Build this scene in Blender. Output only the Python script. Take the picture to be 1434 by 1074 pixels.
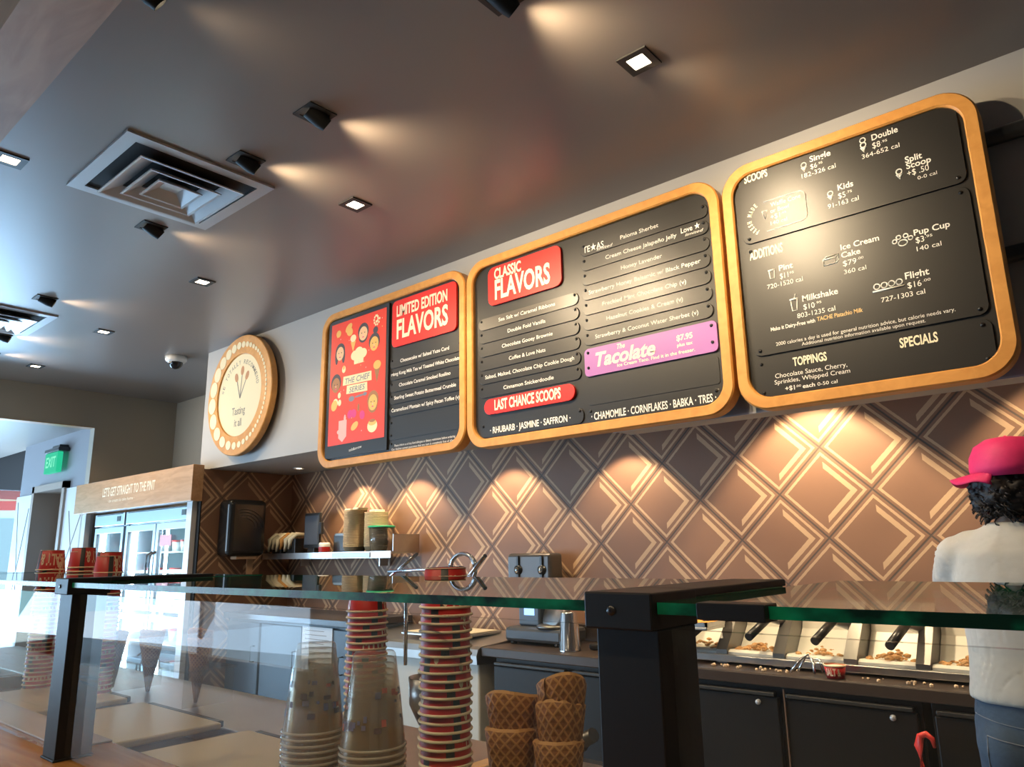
import bpy, bmesh, math, random
from mathutils import Vector, Matrix, noise
random.seed(7)
PI = math.pi
for o in list(bpy.data.objects):
    bpy.data.objects.remove(o)
SC = bpy.context.scene
COL = SC.collection

# ------------------------------------------------------------------ camera
cam_d = bpy.data.cameras.new('camera')
cam_d.sensor_width = 36.0
cam_d.lens = 36.0 * 1034.0 / 1434.0
cam_d.clip_start = 0.02
cam = bpy.data.objects.new('camera', cam_d)
COL.objects.link(cam)
RX = (0.754723, 0.655813, -0.017391)
RY = (-0.158824, 0.156929, -0.974755)
RZ = (-0.636528, 0.738432, 0.222597)
M = Matrix(((RX[0], -RY[0], -RZ[0], 0), (RX[1], -RY[1], -RZ[1], 0), (RX[2], -RY[2], -RZ[2], 1.45), (0, 0, 0, 1)))
cam.matrix_world = M
SC.camera = cam

# ------------------------------------------------------------------ view, world
SC.view_settings.view_transform = 'Standard'
SC.view_settings.look = 'None'
SC.view_settings.gamma = 1.0
SC.view_settings.use_curve_mapping = False
SC.view_settings.exposure = 0.0
cy = SC.cycles
cy.use_denoising = True
cy.max_bounces = 10
cy.diffuse_bounces = 4
cy.glossy_bounces = 4
cy.transmission_bounces = 4
cy.transparent_max_bounces = 64
cy.caustics_reflective = False
cy.caustics_refractive = False
cy.sample_clamp_indirect = 6.0
cy.use_adaptive_sampling = True
cy.adaptive_threshold = 0.02
W = bpy.data.worlds.new('daylight')
SC.world = W
W.use_nodes = True
bg = W.node_tree.nodes['Background']
bg.inputs[0].default_value = (0.62, 0.83, 1.0, 1)
bg.inputs[1].default_value = 3.0

# ------------------------------------------------------------------ window and room light
def aim(o, d):
    o.rotation_euler = Vector(d).to_track_quat('-Z', 'Y').to_euler()

def area(name, loc, d, sx, sy, e, col, portal=False):
    l = bpy.data.lights.new(name, 'AREA')
    l.shape = 'RECTANGLE'
    l.size, l.size_y, l.energy, l.color = sx, sy, e, col
    if portal:
        l.cycles.is_portal = True
    o = bpy.data.objects.new(name, l)
    COL.objects.link(o)
    o.location = loc
    aim(o, d)
    return o

def spot(name, loc, d, e, ang, blend, col, r=0.03):
    l = bpy.data.lights.new(name, 'SPOT')
    l.energy, l.spot_size, l.spot_blend, l.color, l.shadow_soft_size = e, math.radians(ang), blend, col, r
    o = bpy.data.objects.new(name, l)
    COL.objects.link(o)
    o.location = loc
    aim(o, d)
    return o

area('daylight_storefront', (-9.9, -3.95, 1.55), (0.15, 1, 0.55), 6.4, 2.5, 235, (0.54, 0.75, 1.0))
area('daylight_street', (-14.3, .3, .65), (1, .12, .22), 7.0, 1.2, 1050, (0.40, 0.64, 1.0))
area('daylight_entrance', (-13.55, -0.2, 1.5), (1, 0, 0), 6.6, 2.8, 1, (1, 1, 1), portal=True)
sun_d = bpy.data.lights.new('sun', 'SUN')
sun_d.energy, sun_d.angle, sun_d.color = 9.0, .01, (1.0, .95, .86)
sun = bpy.data.objects.new('sun', sun_d); COL.objects.link(sun); aim(sun, (-.35, .45, -1))
WARM = (1.0, 0.77, 0.48)
KD, KS, KP = 2.2, 3.2, 3.0      # downlights, tilted spotlights, soffit lights

# ------------------------------------------------------------------ materials
MATS = {}
def mat(name, col=(.5, .5, .5), rough=.5, metal=0., noise_s=0, noise_a=0., bump=0., spec=.5, emit=None, estr=0., coat=0., trans=0., alpha=1.):
    if name in MATS:
        return MATS[name]
    m = bpy.data.materials.new(name)
    m.use_nodes = True
    nt = m.node_tree
    b = nt.nodes['Principled BSDF']
    b.inputs['Base Color'].default_value = (*col, 1)
    b.inputs['Roughness'].default_value = rough
    b.inputs['Metallic'].default_value = metal
    b.inputs['Specular IOR Level'].default_value = spec
    b.inputs['Coat Weight'].default_value = coat
    b.inputs['Transmission Weight'].default_value = trans
    b.inputs['Alpha'].default_value = alpha
    if emit:
        b.inputs['Emission Color'].default_value = (*emit, 1)
        b.inputs['Emission Strength'].default_value = estr
    if noise_s:
        tc = nt.nodes.new('ShaderNodeTexCoord')
        n = nt.nodes.new('ShaderNodeTexNoise')
        n.inputs['Scale'].default_value = noise_s
        n.inputs['Detail'].default_value = 5
        nt.links.new(tc.outputs['Object'], n.inputs['Vector'])
        if noise_a:
            r = nt.nodes.new('ShaderNodeMapRange')
            r.inputs['To Min'].default_value = 1 - noise_a
            r.inputs['To Max'].default_value = 1 + noise_a
            nt.links.new(n.outputs['Fac'], r.inputs['Value'])
            mx = nt.nodes.new('ShaderNodeVectorMath')
            mx.operation = 'SCALE'
            mx.inputs[0].default_value = col
            nt.links.new(r.outputs[0], mx.inputs['Scale'])
            nt.links.new(mx.outputs[0], b.inputs['Base Color'])
        if bump:
            bp = nt.nodes.new('ShaderNodeBump')
            bp.inputs['Strength'].default_value = bump
            bp.inputs['Distance'].default_value = 0.004
            nt.links.new(n.outputs['Fac'], bp.inputs['Height'])
            nt.links.new(bp.outputs[0], b.inputs['Normal'])
    MATS[name] = m
    return m

def wood(name, c1, c2, scale=(1, 14, 14), rough=.42, ns=3.0):
    m = bpy.data.materials.new(name)
    m.use_nodes = True
    nt = m.node_tree
    b = nt.nodes['Principled BSDF']
    b.inputs['Roughness'].default_value = rough
    tc = nt.nodes.new('ShaderNodeTexCoord')
    mp = nt.nodes.new('ShaderNodeMapping')
    mp.inputs['Scale'].default_value = scale
    n = nt.nodes.new('ShaderNodeTexNoise')
    n.inputs['Scale'].default_value = ns
    n.inputs['Detail'].default_value = 6
    n.inputs['Distortion'].default_value = 1.2
    cr = nt.nodes.new('ShaderNodeValToRGB')
    cr.color_ramp.elements[0].color = (*c1, 1)
    cr.color_ramp.elements[1].color = (*c2, 1)
    cr.color_ramp.elements[0].position = .35
    cr.color_ramp.elements[1].position = .65
    nt.links.new(tc.outputs['Object'], mp.inputs[0])
    nt.links.new(mp.outputs[0], n.inputs['Vector'])
    nt.links.new(n.outputs['Fac'], cr.inputs[0])
    nt.links.new(cr.outputs[0], b.inputs['Base Color'])
    MATS[name] = m
    return m

def thin_glass(name, tint=(1, 1, 1), haze=0.0, f0=.045, rough=0.0):
    m = bpy.data.materials.new(name)
    m.use_nodes = True
    nt = m.node_tree
    nt.nodes.remove(nt.nodes['Principled BSDF'])
    out = nt.nodes['Material Output']
    lw = nt.nodes.new('ShaderNodeLayerWeight')
    lw.inputs[0].default_value = .5
    p = nt.nodes.new('ShaderNodeMath'); p.operation = 'POWER'; p.inputs[1].default_value = 5.0
    r = nt.nodes.new('ShaderNodeMapRange')
    r.inputs['To Min'].default_value = f0
    r.inputs['To Max'].default_value = 1.0
    nt.links.new(lw.outputs['Facing'], p.inputs[0])
    nt.links.new(p.outputs[0], r.inputs['Value'])
    t = nt.nodes.new('ShaderNodeBsdfTransparent'); t.inputs[0].default_value = (*tint, 1)
    g = nt.nodes.new('ShaderNodeBsdfGlossy'); g.inputs['Roughness'].default_value = rough
    mx = nt.nodes.new('ShaderNodeMixShader')
    nt.links.new(r.outputs[0], mx.inputs[0])
    last = t
    if haze:
        d = nt.nodes.new('ShaderNodeBsdfDiffuse'); d.inputs[0].default_value = (.8, .74, .64, 1)
        hz = nt.nodes.new('ShaderNodeMixShader'); hz.inputs[0].default_value = haze
        nt.links.new(t.outputs[0], hz.inputs[1]); nt.links.new(d.outputs[0], hz.inputs[2])
        last = hz
    nt.links.new(last.outputs[0], mx.inputs[1]); nt.links.new(g.outputs[0], mx.inputs[2])
    nt.links.new(mx.outputs[0], out.inputs[0])
    MATS[name] = m
    return m

def emitter(name, col, s):
    return mat(name, (0, 0, 0), 1, emit=col, estr=s)

def tile_material():
    m = bpy.data.materials.new('chevron_tile')
    m.use_nodes = True
    nt = m.node_tree
    b = nt.nodes['Principled BSDF']
    L = nt.links
    def mth(op, a, c=None):
        n = nt.nodes.new('ShaderNodeMath'); n.operation = op
        for i, v in enumerate((a, c)):
            if v is None: continue
            if isinstance(v, (int, float)): n.inputs[i].default_value = v
            else: L.new(v, n.inputs[i])
        return n.outputs[0]
    uv = nt.nodes.new('ShaderNodeUVMap')
    sp = nt.nodes.new('ShaderNodeSeparateXYZ')
    L.new(uv.outputs[0], sp.inputs[0])
    x = mth('DIVIDE', mth('ADD', sp.outputs[0], 0.842), .47)
    z = mth('DIVIDE', mth('SUBTRACT', sp.outputs[1], 1.962), .47)
    a = mth('FRACT', mth('ADD', x, z)); c = mth('FRACT', mth('SUBTRACT', x, z))
    dr = mth('MINIMUM', mth('SUBTRACT', 1, a), mth('SUBTRACT', 1, c))
    d = mth('MINIMUM', dr, mth('MINIMUM', a, c))
    nz = nt.nodes.new('ShaderNodeTexNoise'); nz.inputs['Scale'].default_value = 60; nz.inputs['Detail'].default_value = 3
    L.new(uv.outputs[0], nz.inputs['Vector'])
    jit = mth('MULTIPLY', mth('SUBTRACT', nz.outputs['Fac'], .5), .012)
    dj = mth('ADD', d, jit); drj = mth('ADD', dr, jit)
    def band(v, lo, hi): return mth('MULTIPLY', mth('GREATER_THAN', v, lo), mth('LESS_THAN', v, hi))
    outline = band(dj, .052, .092)
    chev = mth('MULTIPLY', band(drj, .148, .222), mth('GREATER_THAN', mth('ADD', a, c), 1.03))
    line = mth('MAXIMUM', outline, chev)
    grout = mth('LESS_THAN', d, .013)
    n2 = nt.nodes.new('ShaderNodeTexNoise'); n2.inputs['Scale'].default_value = 3.5; n2.inputs['Detail'].default_value = 4
    L.new(uv.outputs[0], n2.inputs['Vector'])
    base = nt.nodes.new('ShaderNodeMixRGB')
    base.inputs[1].default_value = (.235, .125, .078, 1); base.inputs[2].default_value = (.305, .165, .102, 1)
    L.new(n2.outputs['Fac'], base.inputs[0])
    m1 = nt.nodes.new('ShaderNodeMixRGB'); m1.inputs[2].default_value = (.60, .40, .24, 1)
    L.new(line, m1.inputs[0]); L.new(base.outputs[0], m1.inputs[1])
    m2 = nt.nodes.new('ShaderNodeMixRGB'); m2.inputs[2].default_value = (.11, .08, .062, 1)
    L.new(grout, m2.inputs[0]); L.new(m1.outputs[0], m2.inputs[1])
    L.new(m2.outputs[0], b.inputs['Base Color'])
    b.inputs['Roughness'].default_value = .55
    bp = nt.nodes.new('ShaderNodeBump'); bp.inputs['Strength'].default_value = .5; bp.inputs['Distance'].default_value = .002
    L.new(mth('MINIMUM', mth('MULTIPLY', d, 40), 1), bp.inputs['Height']); L.new(bp.outputs[0], b.inputs['Normal'])
    return m

CEIL = mat('ceiling_paint', (.27, .23, .205), .33, noise_s=1.5, noise_a=.04)
WALLP = mat('taupe_wall_paint', (.36, .315, .25), .6, noise_s=2, noise_a=.03)
WALLG = mat('grey_wall_paint', (.42, .41, .40), .6, noise_s=2, noise_a=.03)
TILE = tile_material()
FLOOR = mat('floor_concrete', (.30, .29, .28), .18, noise_s=3, noise_a=.1)
BLACK = mat('black_powdercoat', (.007, .007, .008), .48, spec=.35)
BLACKP = mat('black_plastic', (.016, .016, .017), .32)
BOARD = mat('board_black', (.016, .015, .014), .36, spec=.5, noise_s=4, noise_a=.1)
STRIP = mat('strip_black', (.018, .017, .016), .34, spec=.5)
REDP = mat('red_panel', (.72, .018, .012), .38)
CREAM = mat('cream_print', (.90, .80, .58), .5)
WHITEP = mat('white_print', (.82, .80, .74), .5)
PURPLE = mat('purple_panel', (.36, .13, .42), .38)
OAK = wood('oak_frame', (.58, .26, .058), (.68, .32, .078), (3, 3, 3), .4, 4)
HONEY = wood('honey_counter', (.36, .16, .05), (.50, .25, .09), (1.2, 14, 14), .22, 3)
BEAM = wood('beam_wood', (.40, .235, .15), (.54, .34, .22), (.9, 4, 4), .55, 2.2)
HEADW = wood('header_plywood', (.46, .26, .12), (.56, .33, .17), (1.2, 8, 8), .3, 3)
STEEL = mat('brushed_steel', (.62, .61, .60), .28, 1.0, noise_s=30, noise_a=.08)
CHROME = mat('chrome', (.75, .75, .76), .12, 1.0)
DARKSTEEL = mat('dark_steel', (.20, .19, .18), .35, .9)
ALU = mat('white_aluminium', (.55, .56, .58), .35, .2)
WHITE = mat('white_plastic', (.78, .77, .74), .4)
CABW = mat('white_enamel', (.62, .59, .52), .4)
COUNTER = mat('dark_quartz', (.050, .034, .027), .32, noise_s=90, noise_a=.35)
CABBLK = mat('black_cabinet', (.011, .0095, .009), .42, spec=.3, noise_s=6, noise_a=.15)
CABBLUELIT = mat('blue_lit_cabinet', (.042, .058, .078), .42, noise_s=4, noise_a=.08)  # dark cabinet, with the blue of reflected light put into its colour
CUPRED = mat('cup_red', (.50, .022, .018), .45)
CUPCR = mat('cup_cream', (.80, .64, .44), .5)
CUPBLK = mat('cup_black', (.03, .03, .03), .5)
LIDTAN = mat('tan_lid', (.52, .43, .30), .3, noise_s=5, noise_a=.04)
GREEN = mat('green_lid', (.03, .45, .22), .4)
WAFC = None
GLASS = thin_glass('clear_glass', (.93, .97, .95))
GLASSP = thin_glass('pane_glass', (.97, .98, .98), haze=.012, f0=.014)
ACRYL = thin_glass('clear_acrylic', (.94, .94, .92), haze=.05, f0=.06)
CLEARC = thin_glass('clear_cup_plastic', (.97, .945, .90), haze=.07, f0=.05, rough=.12)
CLEARR = thin_glass('clear_cup_rim', (.95, .93, .90), haze=.40, f0=.06, rough=.15)
MARBLE = mat('white_marble', (.72, .73, .75), .3, noise_s=2, noise_a=.06)
SKIN = mat('skin', (.42, .24, .16), .5)
TEE = mat('white_cotton', (.68, .665, .62), .8, noise_s=60, noise_a=.03, bump=.15)
DENIM = mat('blue_denim', (.060, .105, .175), .8, noise_s=120, noise_a=.25, bump=.2)
STITCH = mat('denim_stitch', (.22, .26, .32), .8)
HAIRM = mat('dark_curly_hair', (.018, .012, .010), .55, noise_s=40, noise_a=.4)
PINK = mat('hot_pink_cloth', (.90, .035, .19), .6, noise_s=50, noise_a=.08, bump=.1)

def edge_green():
    m = bpy.data.materials.new('green_glass_edge')
    m.use_nodes = True
    nt = m.node_tree
    b = nt.nodes['Principled BSDF']
    tc = nt.nodes.new('ShaderNodeTexCoord')
    mp = nt.nodes.new('ShaderNodeMapping'); mp.inputs['Scale'].default_value = (22, 1, 30)
    n = nt.nodes.new('ShaderNodeTexNoise'); n.inputs['Scale'].default_value = 1.0; n.inputs['Detail'].default_value = 4
    cr = nt.nodes.new('ShaderNodeValToRGB')
    cr.color_ramp.elements[0].color = (.003, .020, .014, 1); cr.color_ramp.elements[0].position = .40
    cr.color_ramp.elements[1].color = (.006, .26, .135, 1); cr.color_ramp.elements[1].position = .68
    nt.links.new(tc.outputs['Object'], mp.inputs[0]); nt.links.new(mp.outputs[0], n.inputs['Vector'])
    nt.links.new(n.outputs['Fac'], cr.inputs[0]); nt.links.new(cr.outputs[0], b.inputs['Base Color'])
    b.inputs['Roughness'].default_value = .25
    b.inputs['Specular IOR Level'].default_value = .25
    return m
EDGE = edge_green()

def waffle_mat():
    m = bpy.data.materials.new('waffle')
    m.use_nodes = True
    nt = m.node_tree
    b = nt.nodes['Principled BSDF']
    uv = nt.nodes.new('ShaderNodeUVMap')
    sp = nt.nodes.new('ShaderNodeSeparateXYZ')
    nt.links.new(uv.outputs[0], sp.inputs[0])
    def mth(op, a, c=None):
        n = nt.nodes.new('ShaderNodeMath'); n.operation = op
        for i, v in enumerate((a, c)):
            if v is None: continue
            if isinstance(v, (int, float)): n.inputs[i].default_value = v
            else: nt.links.new(v, n.inputs[i])
        return n.outputs[0]
    u = mth('MULTIPLY', sp.outputs[0], 1.0); v = mth('MULTIPLY', sp.outputs[1], 1.0)
    p = mth('ABSOLUTE', mth('SUBTRACT', mth('FRACT', mth('ADD', u, v)), .5))
    q = mth('ABSOLUTE', mth('SUBTRACT', mth('FRACT', mth('SUBTRACT', u, v)), .5))
    ridge = mth('MAXIMUM', p, q)
    h = mth('GREATER_THAN', ridge, .36)
    cr = nt.nodes.new('ShaderNodeMixRGB')
    cr.inputs[1].default_value = (.27, .10, .028, 1); cr.inputs[2].default_value = (.50, .235, .075, 1)
    nt.links.new(h, cr.inputs[0]); nt.links.new(cr.outputs[0], b.inputs['Base Color'])
    b.inputs['Roughness'].default_value = .6
    bp = nt.nodes.new('ShaderNodeBump'); bp.inputs['Strength'].default_value = .8; bp.inputs['Distance'].default_value = .002
    nt.links.new(ridge, bp.inputs['Height']); nt.links.new(bp.outputs[0], b.inputs['Normal'])
    return m
WAFC = waffle_mat()

# ------------------------------------------------------------------ mesh helpers
def box(bm, x0, y0, z0, x1, y1, z1, bev=0., mi=0, seg=2):
    vs = [bm.verts.new(p) for p in ((x0,y0,z0),(x1,y0,z0),(x1,y1,z0),(x0,y1,z0),(x0,y0,z1),(x1,y0,z1),(x1,y1,z1),(x0,y1,z1))]
    fs = [bm.faces.new([vs[i] for i in f]) for f in ((0,3,2,1),(4,5,6,7),(0,1,5,4),(1,2,6,5),(2,3,7,6),(3,0,4,7))]
    for f in fs: f.material_index = mi
    if bev:
        es = set(e for f in fs for e in f.edges)
        r = bmesh.ops.bevel(bm, geom=list(es), offset=bev, segments=seg, affect='EDGES', profile=.5)
        for f in r['faces']: f.material_index = mi
    return fs

def lathe(bm, prof, seg=32, c=(0, 0, 0), mi=0, smooth=True, cap=False, axis='Z'):
    rings = []
    for r, h in prof:
        ring = []
        for i in range(seg):
            a = 2 * PI * i / seg
            p = (r * math.cos(a), r * math.sin(a), h)
            if axis == 'Y': p = (p[0], p[2], p[1])
            if axis == 'X': p = (p[2], p[0], p[1])
            ring.append(bm.verts.new((c[0] + p[0], c[1] + p[1], c[2] + p[2])))
        rings.append(ring)
    fs = []
    for a, b in zip(rings, rings[1:]):
        for i in range(seg):
            f = bm.faces.new((a[i], a[(i + 1) % seg], b[(i + 1) % seg], b[i]))
            f.smooth = smooth; f.material_index = mi; fs.append(f)
    if cap:
        for r in (rings[0], rings[-1]):
            f = bm.faces.new(r); f.material_index = mi; fs.append(f)
    return fs

def tube(bm, pts, r, seg=10, mi=0, cap=True):
    pts = [Vector(p) for p in pts]
    rr = r if isinstance(r, (list, tuple)) else [r] * len(pts)
    rings = []
    up = Vector((0, 0, 1))
    for i, p in enumerate(pts):
        t = (pts[min(i + 1, len(pts) - 1)] - pts[max(i - 1, 0)]).normalized()
        a = t.cross(up)
        if a.length < 1e-3: a = t.cross(Vector((0, 1, 0)))
        a.normalize()
        b = t.cross(a).normalized()
        rings.append([bm.verts.new(p + (a * math.cos(2*PI*k/seg) + b * math.sin(2*PI*k/seg)) * rr[i]) for k in range(seg)])
    for a, b in zip(rings, rings[1:]):
        for k in range(seg):
            f = bm.faces.new((a[k], a[(k+1) % seg], b[(k+1) % seg], b[k])); f.smooth = True; f.material_index = mi
    if cap:
        for r_ in (rings[0], rings[-1]):
            f = bm.faces.new(r_); f.material_index = mi

def rrect(x0, z0, x1, z1, r, n=8):
    P = []
    for cx, cz, a0 in ((x1-r, z1-r, 0), (x0+r, z1-r, PI/2), (x0+r, z0+r, PI), (x1-r, z0+r, 1.5*PI)):
        for i in range(n + 1):
            a = a0 + PI/2 * i / n
            P.append((cx + r*math.cos(a), cz + r*math.sin(a)))
    return P

def prism(bm, poly, y0, y1, mi=0, bev=0.):
    """poly in XZ; y0 is the front (towards the room), y1 the back"""
    a = [bm.verts.new((x, y0, z)) for x, z in poly]
    b = [bm.verts.new((x, y1, z)) for x, z in poly]
    n = len(poly)
    ff = bm.faces.new(a); fb = bm.faces.new(b)
    fs = [ff, fb]
    for i in range(n):
        fs.append(bm.faces.new((a[i], b[i], b[(i+1) % n], a[(i+1) % n])))
    for f in fs: f.material_index = mi
    if bev:
        bmesh.ops.bevel(bm, geom=list(ff.edges), offset=bev, segments=2, affect='EDGES', profile=.5)

def disc(bm, cx, y, cz, rx, rz, n=20, mi=0, rot=0.):
    vs = []
    for i in range(n):
        a = -2*PI*i/n
        px, pz = rx*math.cos(a), rz*math.sin(a)
        vs.append(bm.verts.new((cx + px*math.cos(rot) - pz*math.sin(rot), y, cz + px*math.sin(rot) + pz*math.cos(rot))))
    f = bm.faces.new(vs[::-1]); f.material_index = mi

def poly(bm, pts, y, mi=0):
    f = bm.faces.new([bm.verts.new((x, y, z)) for x, z in pts]); f.material_index = mi

def fin(bm, name, mats, parent=None, origin=None, recalc=True):
    if recalc:
        bmesh.ops.recalc_face_normals(bm, faces=bm.faces)
    if parent is not None: o0 = Vector(parent['_o'])
    elif origin is not None: o0 = Vector(origin)
    else:
        xs = [v.co for v in bm.verts]
        o0 = Vector(((min(v.x for v in xs)+max(v.x for v in xs))/2, (min(v.y for v in xs)+max(v.y for v in xs))/2, min(v.z for v in xs)))
    for v in bm.verts: v.co -= o0
    me = bpy.data.meshes.new(name)
    bm.to_mesh(me); bm.free()
    for m in (mats if isinstance(mats, (list, tuple)) else [mats]): me.materials.append(m)
    o = bpy.data.objects.new(name, me)
    COL.objects.link(o)
    if parent is not None:
        o.parent = parent
    else:
        o.location = o0
    o['_o'] = tuple(o0)
    return o

def tag(o, label, cat, group=None):
    o['label'] = label; o['category'] = cat
    if group: o['group'] = group
    return o

def thing(name, label, cat, loc, group=None):
    o = bpy.data.objects.new(name, None)
    COL.objects.link(o); o.location = loc; o['_o'] = tuple(loc); o.empty_display_size = .05
    return tag(o, label, cat, group)

def struct(o):
    o['kind'] = 'structure'
    return o

def dup(root, loc, rotz=0., label=None, group=None):
    r = root.copy(); COL.objects.link(r); r.location = loc; r.rotation_euler = (0, 0, rotz)
    if label: r['label'] = label
    if group: r['group'] = group
    for ch in root.children:
        c = ch.copy(); COL.objects.link(c); c.parent = r
        for g in ch.children:
            d = g.copy(); COL.objects.link(d); d.parent = c
    return r

def bx(name, m, x0, y0, z0, x1, y1, z1, bev=0., parent=None):
    bm = bmesh.new(); box(bm, x0, y0, z0, x1, y1, z1, bev)
    return fin(bm, name, m, parent)

def sbox(name, m, x0, y0, z0, x1, y1, z1, bev=0.):
    return struct(bx(name, m, x0, y0, z0, x1, y1, z1, bev))

TXT = {}
def text_geo(s, bold=0., shear=0.):
    k = (s, bold, shear)
    if k in TXT: return TXT[k]
    c = bpy.data.curves.new('txt', 'FONT'); c.body = s; c.resolution_u = 3; c.offset = bold; c.shear = shear
    o = bpy.data.objects.new('txt', c)
    me = bpy.data.meshes.new_from_object(o)
    V = [v.co.copy() for v in me.vertices]; F = [tuple(p.vertices) for p in me.polygons]
    bpy.data.objects.remove(o); bpy.data.curves.remove(c); bpy.data.meshes.remove(me)
    TXT[k] = (V, F)
    return V, F

def text(bm, s, x0, x1, z, h, y, bold=0., shear=0., slope=0., mi=0, fn=None):
    """text line from x0 to x1, baseline z, capital height h, lying on the plane y, read from -Y"""
    V, F = text_geo(s, bold, shear)
    if not V: return
    a, b = min(v.x for v in V), max(v.x for v in V)
    kx = (x1 - x0) / (b - a) if x1 is not None else h / .682
    kz = h / .682
    vs = []
    for v in V:
        px, pz = x0 + (v.x - a) * kx, z + v.y * kz + (v.x - a) * kx * slope
        co = fn(px, pz) if fn else (px, y, pz)
        vs.append(bm.verts.new(co))
    for f in F:
        try:
            q = bm.faces.new([vs[i] for i in f]); q.material_index = mi
        except ValueError:
            pass

def lettering(parent, m, lines, y):
    for l in lines:
        bm = bmesh.new()
        text(bm, *l[:5], y, **(l[5] if len(l) > 5 else {}))
        fin(bm, 'lettering', m, parent, recalc=False)

# ------------------------------------------------------------------ room shell
ZC = 3.294
YS, YW = 3.165, 4.0
sbox('floor', FLOOR, -16, -3.7, -.1, 2.7, 4.3, 0)
sbox('ceiling', CEIL, -13.4, -3.7, ZC, 2.7, 4.2, ZC + .1)

def uvwall(name, quads, m, uvf):
    bm = bmesh.new(); uvl = bm.loops.layers.uv.new('UVMap')
    for q in quads:
        f = bm.faces.new([bm.verts.new(p) for p in q])
        for l in f.loops: l[uvl].uv = uvf(l.vert.co)
    return struct(fin(bm, name, m, origin=(0, 0, 0), recalc=False))
uvwall('wall_back', [[(-6.25, YW, 0), (2.6, YW, 0), (2.6, YW, ZC), (-6.25, YW, ZC)]], TILE, lambda c: (c.x, c.z))
uvwall('wall_return', [[(-6.25, YS - .05, 0), (-6.25, YW, 0), (-6.25, YW, 2.205), (-6.25, YS - .05, 2.205)]], TILE, lambda c: (c.y - YW - 6.25, c.z))
sbox('trim_1', BLACK, -6.30, YS - .062, 0, -6.245, YS - .05, 2.205)
sbox('wall_left_recess', WALLP, -8.9, YW + .02, 0, -6.25, YW + .1, ZC)
sbox('wall_left_pier', WALLG, -6.33, YS - .04, 0, -6.252, YW, 2.205)
# soffit carrying the boards: deep over the left, a thin drop valance on the right
bm = bmesh.new()
box(bm, -6.43, YS, 2.208, -2.05, YW - .002, ZC)
struct(fin(bm, 'wall_soffit', WALLG))
bm = bmesh.new()
box(bm, -2.05, YS, 2.042, 2.6, YS + .17, ZC)
box(bm, -2.05, YS + .17, 2.40, 2.6, YW - .002, ZC)
struct(fin(bm, 'wall_valance', WALLG))
sbox('trim_2', ALU, -2.05, YS - .004, 2.034, 2.6, YS + .004, 2.042)
# far wall with the passage to the entrance
XF = -8.87
bm = bmesh.new()
box(bm, XF - .12, 3.12, 0, XF, 4.1, ZC)
box(bm, XF - .12, -3.7, 2.89, XF, 3.12, ZC)
struct(fin(bm, 'wall_left', WALLP))
sbox('trim_3', HEADW, XF - .13, -3.6, 2.885, XF + .004, 3.12, 2.893)
bm = bmesh.new()
box(bm, -11.45, 3.2, 2.30, XF - .1, 3.3, 2.95)
box(bm, -11.45, 3.2, 0, -10.75, 3.3, 2.30)
box(bm, -9.66, 3.2, 0, XF - .1, 3.3, 2.30)
struct(fin(bm, 'wall_entrance', mat('blue_grey_paint', (.25, .25, .27), .6)))
sbox('ceiling_entrance', CEIL, -13.4, -3.6, 2.95, XF - .12, 3.3, 3.0)
sbox('wall_front', WALLP, -1.6, -3.7, 0, 2.6, -3.6, ZC)
bm = bmesh.new()
box(bm, -13.4, -3.7, 2.85, -1.6, -3.6, ZC); box(bm, -13.4, -3.7, 0, -1.6, -3.6, .35)
box(bm, -6.5, -3.7, .35, -1.6, -3.6, 2.85)
for x in (-13.3, -11.0, -8.7): box(bm, x, -3.72, .35, x + .1, -3.58, 2.85)
struct(fin(bm, 'wall_storefront', WALLG))
sbox('wall_right', WALLP, 2.6, -3.7, 0, 2.7, 4.2, ZC)
# entrance storefront at the far left
bm = bmesh.new()
for y in (-3.6, -1.6, .4, 2.0, 3.12): box(bm, -13.45, y, 0, -13.35, y + .08, 2.95)
box(bm, -13.45, -3.6, 2.78, -13.35, 3.2, 2.95); box(bm, -13.45, -3.6, 0, -13.35, 4.4, .25)
box(bm, -13.45, -3.6, 2.40, -13.35, 3.2, 2.45)
struct(fin(bm, 'window_1', DARKSTEEL))
sbox('window_2', GLASS, -13.405, -3.6, .25, -13.395, 4.4, 2.78)
# marble cladding panels beside the entrance door and the door itself
bm = bmesh.new()
box(bm, -11.43, 3.165, 0, -10.78, 3.2, 2.27); box(bm, -9.66, 3.165, 0, XF + .02, 3.2, 2.27)
for a, b in (((-11.3, .6), (-10.9, 2.1)), ((-11.0, .9), (-11.35, 2.2)), ((-9.6, 1.2), (-9.0, 2.15)), ((-9.1, 1.0), (-9.5, 2.0))):
    tube(bm, [(a[0], 3.164, a[1]), (b[0], 3.164, b[1])], .006, 4, mi=1)
struct(fin(bm, 'trim_4', [MARBLE, WALLG]))
bm = bmesh.new()
box(bm, -10.78, 3.14, 0, -10.70, 3.5, 2.36); box(bm, -9.74, 3.14, 0, -9.66, 3.5, 2.36); box(bm, -10.78, 3.14, 2.28, -9.66, 3.5, 2.36)
struct(fin(bm, 'trim_5', mat('door_casing', (.34, .27, .22), .5)))
d1 = struct(fin((lambda b: (box(b, -10.7, 3.44, 0, -9.74, 3.48, 2.28), b)[1])(bmesh.new()), 'door_1', mat('door_brown', (.25, .18, .13), .45)))
bx('glass_panel', mat('door_glass', (.5, .55, .62), .1), -10.5, 3.43, 1.0, -9.95, 3.445, 2.0, 0, d1)
bx('closer', ALU, -10.35, 3.38, 2.08, -9.95, 3.44, 2.18, .01, d1)
# exposed beam overhead
sbox('beam', BEAM, -9.5, .476, 3.05, 2.6, .674, ZC)

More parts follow.
